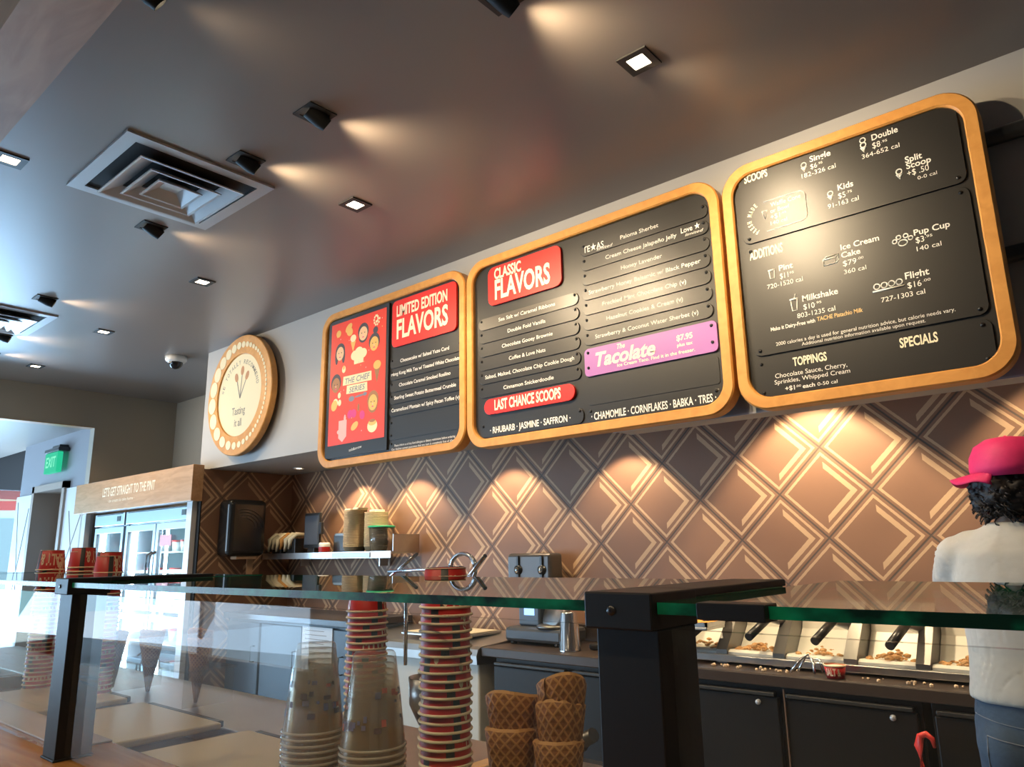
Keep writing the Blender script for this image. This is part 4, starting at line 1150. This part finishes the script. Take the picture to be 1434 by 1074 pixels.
# ------------------------------------------------------------------ serving line: ledge, dipping cabinet, sneeze guard
ZL = 1.189
t = thing('customer_ledge', 'honey wood customer ledge running under the glass sneeze guard', 'ledge', (-1.4, .26, 0))
bx('top', HONEY, -3.95, .02, ZL - .03, 1.6, .50, ZL, .004, t)
bx('front_panel', mat('ledge_front', (.20, .15, .11), .5), -3.9, .12, 0, 1.55, .16, ZL - .03, 0, t)
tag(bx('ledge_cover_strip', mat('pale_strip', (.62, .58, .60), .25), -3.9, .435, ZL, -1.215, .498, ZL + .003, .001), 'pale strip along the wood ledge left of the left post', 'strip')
t = thing('dipping_cabinet', 'stainless ice cream dipping cabinet behind the wood ledge', 'dipping cabinet', (-1.4, .8, 0))
bx('body', DARKSTEEL, -3.9, .505, .05, 1.55, 1.16, 1.04, .004, t)
bm = bmesh.new()
box(bm, -3.9, .505, 1.04, 1.55, .60, 1.085, .004); box(bm, -3.9, .90, 1.04, 1.55, 1.16, 1.085, .004)
fin(bm, 'steel_top', STEEL, t)
bm = bmesh.new(); box(bm, -3.9, .60, 1.02, 1.55, .90, 1.045)
for x in (-3.9, -2.98, -2.55, -2.08, -1.59, -1.10, -.62, -.14, .34, .82, 1.30): box(bm, x, .60, 1.04, x + .06, .90, 1.082, .003)
fin(bm, 'well_surround', BLACKP, t)
for x in (-3.8, 1.4): bx('leg', BLACKP, x, .6, 0, x + .06, 1.1, .05, 0, t)
def lid(x0, x1, label, tilt=.0, y0=.66, y1=.885):
    t = thing('ice_cream_well_cover', label, 'lid', ((x0 + x1)/2, .77, 1.087), 'tan lids over the ice cream wells')
    bm = bmesh.new(); box(bm, x0, y0, 1.087, x1, y1, 1.101, .004, 0, 3); fin(bm, 'lid_panel', LIDTAN, t)
    bx('handle', DARKSTEEL, (x0+x1)/2 - .05, y0 - .012, 1.09, (x0+x1)/2 + .05, y0 - .001, 1.1, .002, t)
    bx('hinge', BLACKP, x0 + .02, y1 + .001, 1.087, x1 - .02, y1 + .016, 1.1, .002, t)
lid(-2.00, -1.61, 'tan lid with bright reflections, second from the clear cups'); lid(-1.50, -1.12, 'tan lid next to the left stack of clear cups')
lid(-2.48, -2.09, 'tan lid under the left waffle cones'); lid(-1.02, -.64, 'tan lid under the clear cups'); lid(-.54, -.16, 'tan lid below the right waffle cones')

GP = (-2.300, -1.206, -.284)
def guard_post(x, label):
    t = thing('guard_post', label, 'post', (x + .024, .42, ZL), 'black sneeze guard posts')
    w = .0485
    bx('upright', BLACK, x + .004, .402, ZL + .002, x + w, .448, 1.4035, .001, t)
    bx('head_block', BLACK, x, .395, 1.4030, x + w, .452, 1.4250, .0012, t)
    bx('arm', BLACK, x + .001, .452, 1.4197, x + w - .001, .606, 1.4250, .001, t)
    bx('lower_arm', BLACK, x + .012, .452, 1.4060, x + w - .012, .530, 1.4122, .001, t)
    bx('base_plate', BLACK, x + .002, .400, ZL, x + w + .002, .450, ZL + .003, .001, t)
    bm = bmesh.new(); lathe(bm, [(.0005, -.0010), (.0024, -.0010), (.003, 0)], 14, (x + .020, .395, 1.4140), axis='Y'); fin(bm, 'bolt', BLACKP, t)
guard_post(GP[0], 'black sneeze guard post at the far left edge, mostly its arm showing')
guard_post(GP[1], 'black sneeze guard post on the left beside the tall cup stacks')
guard_post(GP[2], 'large near black sneeze guard post right of the waffle cones')
def slab(name, x0, y0, z0, x1, y1, z1, edge_faces, label, cat, group, face=GLASS):
    bm = bmesh.new(); fs = box(bm, x0, y0, z0, x1, y1, z1)
    for i in edge_faces: fs[i].material_index = 1
    return tag(fin(bm, name, [face, EDGE]), label, cat, group)
secs = ((-3.9, GP[0] - .001, 'left end section'), (GP[0] + .0495, GP[1] - .001, 'left section'), (GP[1] + .0495, GP[2] - .001, 'middle section'), (GP[2] + .0495, 1.5, 'right section'))
for x0, x1, n in secs:
    wh = {'left end section': 'beyond the far left post', 'left section': 'left of the left black post', 'middle section': 'between the two black posts, over the cup stacks', 'right section': 'right of the large near black post'}[n]
    slab('glass_shelf', x0, .400, 1.4127, x1, .722, 1.4194, (2, 3, 4, 5), 'horizontal glass shelf with green edge ' + wh, 'glass shelf', 'green-edged glass shelves')
    slab('guard_glass', x0 + .002, .412, ZL + .006, x1 - .002, .418, 1.4033, (), 'upright clear glass pane ' + wh, 'glass pane', 'upright guard panes', GLASSP)
tag(bx('edge_reflection', BLACK, -.2065, .3945, 1.4112, -.1668, .412, 1.4205, .0005), 'black bar standing for a dark reflection on the glass shelf edge right of the near post', 'reflection')  # solid black piece that paints the arm's dark reflection onto the glass edge
for x0, x1, n in secs[1:3]:
    pass

# ------------------------------------------------------------------ inverted paper cups in stacks
def paper_cup(x, y, z, label, group):
    t = thing('stacked_paper_cup', label, 'cup', (x, y, z), group)
    bm = bmesh.new()
    lathe(bm, [(.0365, .002), (.0305, .057), (.0295, .0575), (.0292, .054), (.001, .054)], 36, (x, y, z))
    for f in bm.faces:
        c = f.calc_center_median(); a = math.degrees(math.atan2(c.y - y, c.x - x)) % 360
        if 262 < a < 281 and c.z - z < .045: f.material_index = 1
    bd = fin(bm, 'body', [CUPRED, CUPBLK], t)
    bm = bmesh.new(); lathe(bm, [(.0368, .0), (.0390, .0006), (.0394, .0024), (.0382, .0040), (.0362, .0040)], 36, (x, y, z)); fin(bm, 'rim', CUPCR, t)
    bm = bmesh.new()
    # letters printed round the cup, upside down because the cup stands on its rim
    def fn(px, pz):
        r = .0366 - (.0366 - .0305)*pz/.057 + .0005
        a = -PI/2 + .22 - px/.0335
        return (x + r*math.cos(a), y + r*math.sin(a), z + pz)
    text(bm, 'SALT &', 0, .062, -.046, .030, 0, .03, fn=lambda px, pz: fn(px - .062, -pz))
    text(bm, 'STRAW', 0, .060, -.046, .030, 0, .03, fn=lambda px, pz: fn(px - .140, -pz))
    fin(bm, 'lettering', CUPCR, bd, recalc=False)
    bm = bmesh.new(); lathe(bm, [(.0299, .0566), (.0312, .0566), (.0310, .0578), (.0299, .0578)], 36, (x, y, z)); fin(bm, 'foot_edge', CUPCR, t)
    return t
Z0 = 1.0855
proto = None
stk = [(-.828, .800, 1.4285, .77, 'tall inverted stack just right of the clear cup stacks'),
       (-1.165, .920, 1.4030, .2, 'inverted stack behind the right clear cup stack'),
       (-2.490, .800, 1.4790, .10, 'leftmost of three inverted stacks by the left post'),
       (-2.400, .850, 1.4845, 1.22, 'middle of three inverted stacks by the left post'),
       (-2.235, .860, 1.4700, .18, 'rightmost of three inverted stacks by the left post')]
for x, y, zt, th, wh in stk:
    n = int((zt - .0575 - Z0)/.0112)
    for k in range(n + 1):
        z = zt - .0575 - .0112*k
        lab = ('top cup with upside-down print, ' if k == 0 else 'red paper cup within ') + wh
        q = (x + random.uniform(-.0012, .0012), y + random.uniform(-.0012, .0012), z)
        rz = th if k == 0 else random.uniform(-.9, .9) + .8
        if proto is None:
            proto = paper_cup(*q, lab, 'inverted red paper cups'); proto.rotation_euler = (0, 0, rz)
        else:
            dup(proto, q, rz, lab, 'inverted red paper cups')

PRINT = [mat('print_blue', (.16, .17, .30), .5), mat('print_red', (.55, .16, .12), .5), mat('print_dark', (.10, .09, .12), .5)]
def clear_cup(x, y, z, label, printed):
    t = thing('clear_plastic_cup', label, 'clear cup', (x, y, z), 'inverted clear plastic cups')
    bm = bmesh.new(); lathe(bm, [(.0355, .003), (.0300, .050), (.0235, .096), (.0215, .0985), (.001, .0985)], 30, (x, y, z)); bd = fin(bm, 'body', CLEARC, t)
    bm = bmesh.new(); lathe(bm, [(.0355, .0), (.0372, .0004), (.0374, .0022), (.0362, .0034)], 30, (x, y, z)); fin(bm, 'rim', CLEARR, t)
    if printed:
        bm = bmesh.new()
        for k in range(46):
            a0 = random.uniform(0, 2*PI); zz = random.uniform(.018, .058); da = random.uniform(.08, .30); dz = random.uniform(.003, .008)
            def P_(a, h):
                r = .0355 - (.0355 - .0235)*(h - .003)/.093 + .0004
                return bm.verts.new((x + r*math.cos(a), y + r*math.sin(a), z + h))
            f = bm.faces.new((P_(a0, zz), P_(a0 + da, zz), P_(a0 + da, zz + dz), P_(a0, zz + dz))); f.material_index = random.choice((0, 0, 1, 2))
        fin(bm, 'print', PRINT, bd, recalc=False)
    return t
for x, y, zt, wh in ((-.806, .56, 1.346, 'left stack of clear plastic cups'), (-.694, .56, 1.344, 'right stack of clear plastic cups')):
    n = 23; first = None
    for k in range(n):
        z = zt - .0985 - .0066*k
        if z < 1.086: break
        lab = ('topmost inverted cup with blurred print, on the ' if k == 0 else 'clear plastic cup nested rim down in the ') + wh
        if k == 0: clear_cup(x, y, z, lab, True)
        elif first is None: first = clear_cup(x, y, z, lab, False)
        else: dup(first, (x, y, z), 0, lab)

# ------------------------------------------------------------------ waffle cones in acrylic stands
def waffle_cone(x, y, ztip, h, r, label, tilt=0., wob=.006, ph=0.):
    bm = bmesh.new(); uvl = bm.loops.layers.uv.new('UVMap')
    S, K = 40, 10
    rings = []
    for j in range(K + 1):
        f = j / K
        ring = []
        for i in range(S + 1):
            a = 2*PI*i/S
            rr = (.10 + .90*f)*r*(1 + .06*((i/S) - .5)) + .0008*math.sin(9*a + j)
            hh = f*(h + wob*math.cos(a + ph + .86) + wob*.25*math.sin(2*a + 1 + ph))
            ring.append((rr*math.cos(a + ph), rr*math.sin(a + ph), hh))
        rings.append(ring)
    def put(off, inner):
        V = [[bm.verts.new((x + c[0]*(1 - off) + c[2]*tilt, y + c[1]*(1 - off), ztip + c[2] + (off*.03 if inner else 0))) for c in ring] for ring in rings]
        for j in range(K):
            for i in range(S):
                q = [V[j][i], V[j][i+1], V[j+1][i+1], V[j+1][i]]
                uvq = [(i, j), (i+1, j), (i+1, j+1), (i, j+1)]
                if inner: q, uvq = q[::-1], uvq[::-1]
                f = bm.faces.new(q); f.smooth = True
                for l, (a, b_) in zip(f.loops, uvq): l[uvl].uv = (a/S*15, b_/K*15)
        return V
    A = put(0, False); B = put(.09, True)
    for i in range(S):
        f = bm.faces.new((A[K][i], A[K][i+1], B[K][i+1], B[K][i]))
        for l in f.loops: l[uvl].uv = (0, 0)
    bm.faces.new([A[0][i] for i in range(S)][::-1])
    o = fin(bm, 'waffle_cone', WAFC, recalc=False)
    return tag(o, label, 'waffle cone', 'waffle cones')
def plate(bm, cells, z0, z1, hw, hd, rh):
    n = 24
    for cx, cy_ in cells:
        top_o, top_i, bot_o, bot_i = [], [], [], []
        for i in range(n):
            a = 2*PI*i/n + PI/4
            c, s = math.cos(a), math.sin(a); k = 1/max(abs(c)/hw, abs(s)/hd)
            for L_, px, py, z in ((top_o, k*c, k*s, z1), (top_i, rh*c, rh*s, z1), (bot_o, k*c, k*s, z0), (bot_i, rh*c, rh*s, z0)):
                L_.append(bm.verts.new((cx + px, cy_ + py, z)))
        for i in range(n):
            j = (i + 1) % n
            for q in ((top_o[i], top_o[j], top_i[j], top_i[i]), (bot_o[j], bot_o[i], bot_i[i], bot_i[j]), (top_i[i], top_i[j], bot_i[j], bot_i[i]), (top_o[j], top_o[i], bot_o[i], bot_o[j])):
                f = bm.faces.new(q)
def cone_stand(cells, zp, hw, hd, rh, label):
    cx = sum(c[0] for c in cells)/len(cells); cy_ = cells[0][1]
    t = thing('cone_stand', label, 'cone stand', (cx, cy_, Z0), 'clear acrylic cone stands')
    bm = bmesh.new(); plate(bm, cells, zp, zp + .005, hw, hd, rh); fin(bm, 'plate', ACRYL, t)
    for sx in (min(c[0] for c in cells) - hw + .004, max(c[0] for c in cells) + hw - .008):
        bx('leg', ACRYL, sx, cy_ - hd + .004, Z0 + .002, sx + .004, cy_ + hd - .004, zp, 0, t)
cone_stand([(-.566, .645), (-.500, .645), (-.434, .645)], 1.226, .033, .062, .020, 'clear acrylic cone stand beside the near black post')
waffle_cone(-.566, .645, 1.092, .172, .0292, 'lower waffle cone of the pair left of the near stand', .0, .004, 1.0)
waffle_cone(-.564, .645, 1.112, .184, .0295, 'upper waffle cone with its rim against the black fridge, left of two', .0, .009, 2.2)
waffle_cone(-.502, .645, 1.094, .166, .0258, 'lowest nested waffle cone in the stack beside the near black post', .0, .004, .6)
waffle_cone(-.501, .645, 1.110, .186, .0262, 'middle nested waffle cone in the stack beside the near black post', .01, .006, 3.0)
waffle_cone(-.499, .645, 1.134, .184, .0258, 'topmost tall waffle cone beside the near black post', .02, .009, 4.6)
cone_stand([(-2.24, 1.0), (-2.10, 1.0), (-1.96, 1.0)], 1.17, .07, .07, .024, 'clear acrylic cone stand behind the left black post')
waffle_cone(-2.362, .952, 1.09, .152, .032, 'half-hidden waffle cone behind the right red cup stack', 0, .006, .5)
waffle_cone(-2.24, 1.0, 1.08, .150, .0335, 'lower waffle cone nearest the left red cup stacks', 0, .006, .3)
waffle_cone(-2.24, 1.0, 1.10, .146, .034, 'upper waffle cone nearest the left red cup stacks', 0, .007, 2.0)
waffle_cone(-1.96, 1.0, 1.085, .155, .032, 'lower waffle cone in front of the slate pillar', 0, .006, 1.3)
waffle_cone(-1.96, 1.0, 1.11, .152, .033, 'upper open waffle cone in front of the freezer frame', 0, .007, 3.6)
# steel skimmer and perforated bowl behind the red cups
t = thing('steel_skimmer', 'perforated steel bowl with wire handles behind the tall red cup stack', 'skimmer', (-.93, .95, Z0))
bm = bmesh.new(); lathe(bm, [(.001, 0), (.03, .012), (.046, .045), (.048, .09), (.047, .09), (.044, .046), (.028, .016), (.001, .004)], 28, (-1.03, .97, Z0 + .06))
fin(bm, 'bowl', mat('perforated_steel', (.42, .41, .40), .3, .9, noise_s=70, noise_a=.6), t)
bm = bmesh.new(); lathe(bm, [(.045, 0), (.050, .006), (.045, .012)], 24, (-.93, .93, Z0 + .30))
fin(bm, 'ring', CHROME, t)
for k in range(2):
    bm = bmesh.new(); tube(bm, [(-.905 - .012*k + .030*math.cos(q*PI/10), .915 + .01*k, 1.425 + .024*math.sin(q*PI/10)) for q in range(21)], .0035, 8); fin(bm, 'ring', CHROME, t)
for a, b_ in (((-1.14, .95, 1.418), (-.92, .93, 1.425)), ((-1.06, .95, 1.450), (-1.15, .95, 1.400)), ((-.93, .93, 1.390), (-.84, .90, 1.445)), ((-1.00, .97, 1.20), (-.93, .93, 1.40)), ((-1.10, .96, 1.25), (-1.10, .96, 1.415))):
    bm = bmesh.new(); tube(bm, [a, b_], .0035, 8); fin(bm, 'wire', CHROME, t)
t = thing('paper_plate_stack', 'cream round lids lying low beside the right waffle cones', 'lids', (-.66, .80, 1.101))
bm = bmesh.new(); lathe(bm, [(.001, 0), (.06, 0), (.068, .012), (.068, .055), (.001, .057)], 32, (-.69, .86, 1.09)); fin(bm, 'lid_stack', CUPCR, t)
t = thing('dipper_bundle', 'dark steel spatula handles lying left of the right waffle cones', 'spatulas', (-.75, .92, Z0))
for k in range(3):
    bm = bmesh.new(); tube(bm, [(-.80 + .02*k, .95, 1.10 + .02*k), (-.70 + .02*k, .93, 1.165 + .015*k)], .010, 10); fin(bm, 'handle', DARKSTEEL, t)

# ------------------------------------------------------------------ the person at the counter
def capsule(bm, p0, p1, r0, r1, seg=16):
    p0, p1 = Vector(p0), Vector(p1)
    d = p1 - p0; L_ = max(d.length, 1e-4); d.normalize()
    q = d.to_track_quat('Z', 'Y').to_matrix()
    prof = [(r0*math.cos(a), -r0*math.sin(a)) for a in (PI/2 - .05, PI/3, PI/6, 0)] + [(r1*math.cos(a), L_ + r1*math.sin(a)) for a in (0, PI/6, PI/3, PI/2 - .05)]
    rings = [[bm.verts.new(p0 + q @ Vector((r*math.cos(2*PI*i/seg), r*math.sin(2*PI*i/seg), h))) for i in range(seg)] for r, h in prof]
    for a, b_ in zip(rings, rings[1:]):
        for i in range(seg): bm.faces.new((a[i], a[(i+1) % seg], b_[(i+1) % seg], b_[i]))
    bm.faces.new(rings[0][::-1]); bm.faces.new(rings[-1])

def loft(bm, rings, seg=36, e=2.3):
    R_ = []
    for cx, cy_, z, rx, ry in rings:
        ring = []
        for i in range(seg):
            a = 2*PI*i/seg; c, s = math.cos(a), math.sin(a)
            ring.append(bm.verts.new((cx + rx*math.copysign(abs(c)**(2/e), c), cy_ + ry*math.copysign(abs(s)**(2/e), s), z)))
        R_.append(ring)
    for a, b_ in zip(R_, R_[1:]):
        for i in range(seg): bm.faces.new((a[i], a[(i+1) % seg], b_[(i+1) % seg], b_[i]))
    bm.faces.new(R_[0][::-1]); bm.faces.new(R_[-1])

def merged(bm, name, m, parent, voxel=.010, it=6, disp=0., dscale=8.):
    bmesh.ops.recalc_face_normals(bm, faces=bm.faces)
    me = bpy.data.meshes.new(name); bm.to_mesh(me); bm.free()
    o = bpy.data.objects.new(name, me); COL.objects.link(o)
    r = o.modifiers.new('r', 'REMESH'); r.mode = 'VOXEL'; r.voxel_size = voxel
    s = o.modifiers.new('s', 'SMOOTH'); s.iterations = it; s.factor = .5
    dg = bpy.context.evaluated_depsgraph_get()
    me2 = bpy.data.meshes.new_from_object(o.evaluated_get(dg))
    bpy.data.objects.remove(o)
    o0 = Vector(parent['_o'])
    for v in me2.vertices:
        if disp: v.co += v.normal * disp * noise.fractal(v.co*dscale, 1.0, 2.0, 3)
        v.co -= o0
    for p in me2.polygons: p.use_smooth = True
    me2.name = name; me2.materials.clear(); me2.materials.append(m)
    o = bpy.data.objects.new(name, me2); COL.objects.link(o); o.parent = parent; o['_o'] = tuple(o0)
    return o
PX, PYY = -.356, 2.80
t = thing('person', 'person in white t-shirt, blue jeans and pink cap seen from behind', 'person', (PX, PYY, 0))
bm = bmesh.new()
X = lambda s, d: PX + s*d
loft(bm, [(PX, PYY, .90, .150, .105), (PX, PYY, 1.0, .150, .105), (PX, PYY + .01, 1.15, .145, .10), (PX, PYY + .015, 1.32, .172, .105), (PX, PYY + .01, 1.43, .145, .08), (PX, PYY + .015, 1.49, .075, .06)])
capsule(bm, (PX, PYY + .02, 1.46), (PX, PYY + .035, 1.58), .056, .052)
# head: skull, jaw, nose, ears, turned a little to the left
bmesh.ops.create_uvsphere(bm, u_segments=24, v_segments=16, radius=1, matrix=Matrix.Translation((PX - .005, PYY + .05, 1.635)) @ Matrix.Diagonal((.076, .094, .105, 1)))
capsule(bm, (PX - .012, PYY + .075, 1.585), (PX - .02, PYY + .105, 1.560), .055, .035)
capsule(bm, (PX - .024, PYY + .138, 1.625), (PX - .028, PYY + .152, 1.605), .012, .014)
for s in (-1, 1): capsule(bm, (X(s, .078) - .005, PYY + .05, 1.605), (X(s, .082) - .005, PYY + .045, 1.640), .012, .018)
arm = {}
for s in (-1, 1):
    sh, el, wr = Vector((X(s, .178), PYY + .01, 1.425)), Vector((X(s, .225), PYY + .11, 1.225)), Vector((X(s, .07), PYY + .30, 1.200))
    capsule(bm, sh + Vector((-s*.02, 0, -.025)), el, .046, .039); capsule(bm, el, wr, .040, .027)
    arm[s] = (sh, el, wr)
    d = (wr - el).normalized(); up = Vector((0, 0, 1)); side = d.cross(up).normalized()
    capsule(bm, wr, wr + d*.07, .026, .030)
    for k, (off, L_) in enumerate(((-.027, .062), (-.009, .072), (.009, .068), (.026, .052))):
        b0_ = wr + d*.085 + side*off
        m1 = b0_ + d*L_*.55 - up*.008; m2 = b0_ + d*L_*.85 - up*.030
        capsule(bm, b0_ - d*.02, m1, .0092, .0086, 8); capsule(bm, m1, m2, .0086, .0078, 8)
    th = wr + d*.03 + side*(-.030)*s
    capsule(bm, th, th + d*.035 - side*.018*s - up*.010, .011, .010, 8); capsule(bm, th + d*.035 - side*.018*s - up*.010, th + d*.06 - side*.012*s - up*.028, .010, .008, 8)
for s in (-1, 1):
    capsule(bm, (X(s, .085), PYY, .92), (X(s, .10), PYY + .02, .50), .085, .058); capsule(bm, (X(s, .10), PYY + .02, .50), (X(s, .105), PYY - .01, .09), .056, .036)
    capsule(bm, (X(s, .105), PYY - .03, .045), (X(s, .115), PYY + .14, .03), .036, .03)
merged(bm, 'body', SKIN, t, .0065, 3)
bm = bmesh.new()
loft(bm, [(PX, PYY - .002, .985, .186, .130), (PX, PYY, 1.02, .184, .130), (PX, PYY + .006, 1.12, .172, .120), (PX, PYY + .008, 1.22, .176, .122), (PX, PYY + .010, 1.33, .192, .126), (PX, PYY + .01, 1.42, .186, .108), (PX, PYY + .012, 1.475, .130, .082), (PX, PYY + .016, 1.515, .072, .066)])
for s in (-1, 1):
    sh, el, wr = arm[s]
    capsule(bm, sh + Vector((-s*.06, 0, .0)), sh + Vector((-s*.004, .01, -.025)), .068, .062)
    capsule(bm, sh + Vector((-s*.004, 0, -.015)), sh + (el - sh)*.80, .062, .057)
merged(bm, 'shirt', TEE, t, .009, 6, .007, 9)
bm = bmesh.new()
loft(bm, [(PX, PYY, .76, .178, .132), (PX, PYY - .004, .86, .184, .140), (PX, PYY, .95, .176, .128), (PX, PYY, 1.0, .168, .118)])
for s in (-1, 1):
    capsule(bm, (X(s, .088), PYY, .82), (X(s, .102), PYY + .02, .50), .098, .076); capsule(bm, (X(s, .102), PYY + .02, .50), (X(s, .106), PYY, .08), .074, .055)
    bmesh.ops.create_uvsphere(bm, u_segments=20, v_segments=12, radius=1, matrix=Matrix.Translation((X(s, .080), PYY - .055, .855)) @ Matrix.Diagonal((.095, .095, .105, 1)))
je = merged(bm, 'jeans', DENIM, t, .009, 5, .004, 7)
def hip(px, pz):      # back of the jeans, found by looking for the surface
    o = je; r = o.ray_cast(Vector((px - PX, -1.0, pz)), Vector((0, 1, 0)))
    return (px, (PYY + r[1].y - .001) if r[0] else PYY - .14, pz)
dg = bpy.context.evaluated_depsgraph_get()
bpy.context.view_layer.update()
for s in (-1, 1):
    bm = bmesh.new()
    pts = [(X(s, .030), .885), (X(s, .135), .900), (X(s, .140), .80), (X(s, .088), .765), (X(s, .035), .79), (X(s, .030), .885)]
    P = []
    for (ax, az), (b_x, bz) in zip(pts, pts[1:]):
        for k in range(6): P.append(hip(ax + (b_x - ax)*k/6, az + (bz - az)*k/6))
    tube(bm, P + [P[0]], .0022, 5); fin(bm, 'pocket', STITCH, je if False else t)
bm = bmesh.new(); tube(bm, [hip(PX - .17 + .34*k/24, .950 - .02*math.cos((k/12 - 1)*1.5)) for k in range(25)], .0020, 5); fin(bm, 'yoke_seam', STITCH, t)
# curly hair
bm = bmesh.new()
HC = Vector((PX - .004, PYY + .035, 1.625))
rnd = random.Random(3)
for k in range(150):
    a, b_ = rnd.uniform(0, 2*PI), rnd.uniform(-.75, .55)
    n_ = Vector((math.cos(a)*math.cos(b_), math.sin(a)*math.cos(b_), math.sin(b_)))
    if n_.y > .55 and abs(n_.x) < .75: continue
    p = HC + Vector((n_.x*.088, n_.y*.100, n_.z*.098 - .012))
    bmesh.ops.create_icosphere(bm, subdivisions=2, radius=rnd.uniform(.016, .026), matrix=Matrix.Translation(p))
bmesh.ops.create_uvsphere(bm, u_segments=20, v_segments=14, radius=1, matrix=Matrix.Translation(HC + Vector((0, -.015, .01))) @ Matrix.Diagonal((.086, .088, .095, 1)))
hr = merged(bm, 'hair', HAIRM, t, .006, 2, .010, 45)
bm = bmesh.new()
for k in range(120):
    a, b_ = rnd.uniform(PI*.95, 2.05*PI), rnd.uniform(-.80, .35)
    n_ = Vector((math.cos(a)*math.cos(b_), math.sin(a)*math.cos(b_), math.sin(b_)))
    p = HC + Vector((n_.x*.098, n_.y*.112, n_.z*.108 - .012))
    ax1 = n_.cross(Vector((0, 0, 1))).normalized(); ax2 = Vector((0, 0, -1))
    tube(bm, [p + ax1*.007*math.cos(q*1.3) + n_*.007*math.sin(q*1.3) + ax2*.0045*q + n_*.001*q for q in range(rnd.randint(5, 9))], .0022, 5)
fin(bm, 'curls', HAIRM, hr)
# pink cap, brim turned to the left
bm = bmesh.new()
CC = Vector((PX + .012, PYY + .035, 1.676)); S = 40
rings = []
for r, h in ((.108, -.020), (.112, .010), (.108, .045), (.092, .078), (.060, .098), (.020, .105)):
    rings.append([bm.verts.new(CC + Vector((r*.98*math.cos(2*PI*i/S), r*1.08*math.sin(2*PI*i/S), h + .016*math.cos(2*PI*i/S)*0))) for i in range(S)])
for a, b_ in zip(rings, rings[1:]):
    for i in range(S): f = bm.faces.new((a[i], a[(i+1) % S], b_[(i+1) % S], b_[i])); f.smooth = True
f = bm.faces.new(rings[-1])
cp = fin(bm, 'cap', PINK, t)
so = cp.modifiers.new('thick', 'SOLIDIFY'); so.thickness = .004; so.offset = 1
bm = bmesh.new()
K = 18; rows = []
for j in range(5):
    row = []
    for i in range(K + 1):
        a = math.radians(192) + (i/K - .5)*math.radians(118)
        e_ = j/4
        ext = .004 + .062*e_*math.cos((i/K - .5)*PI*.86)
        r = .106 + ext
        row.append(bm.verts.new(CC + Vector((r*math.cos(a), r*1.06*math.sin(a), -.004 - .022*e_ - .018*e_*abs(i/K - .5)*2 + .006*math.sin(i*.9)*e_))))
    rows.append(row)
for a, b_ in zip(rows, rows[1:]):
    for i in range(K): f = bm.faces.new((a[i], a[i+1], b_[i+1], b_[i])); f.smooth = True
br = fin(bm, 'brim', PINK, t)
so = br.modifiers.new('thick', 'SOLIDIFY'); so.thickness = .005
bm = bmesh.new(); bmesh.ops.create_uvsphere(bm, u_segments=12, v_segments=8, radius=.007, matrix=Matrix.Translation(CC + Vector((0, 0, .107)))); fin(bm, 'button', PINK, t)
# face: eyes, brows and mouth
bm = bmesh.new()
for s in (-1, 1): bmesh.ops.create_uvsphere(bm, u_segments=12, v_segments=8, radius=.011, matrix=Matrix.Translation((PX - .018 + s*.030, PYY + .130, 1.640)))
fin(bm, 'eyes', mat('eye', (.10, .06, .04), .2), t)
bm = bmesh.new(); capsule(bm, (PX - .045, PYY + .138, 1.575), (PX + .002, PYY + .140, 1.575), .006, .006, 8); fin(bm, 'mouth', mat('lips', (.40, .15, .13), .5), t)
# black shoes
for s in (-1, 1):
    bm = bmesh.new(); box(bm, X(s, .11) - .050, PYY - .085, 0, X(s, .11) + .050, PYY + .195, .075, .028, 0, 3); fin(bm, 'shoe', BLACKP, t)

for o in bpy.data.objects:
    if '_o' in o: del o['_o']
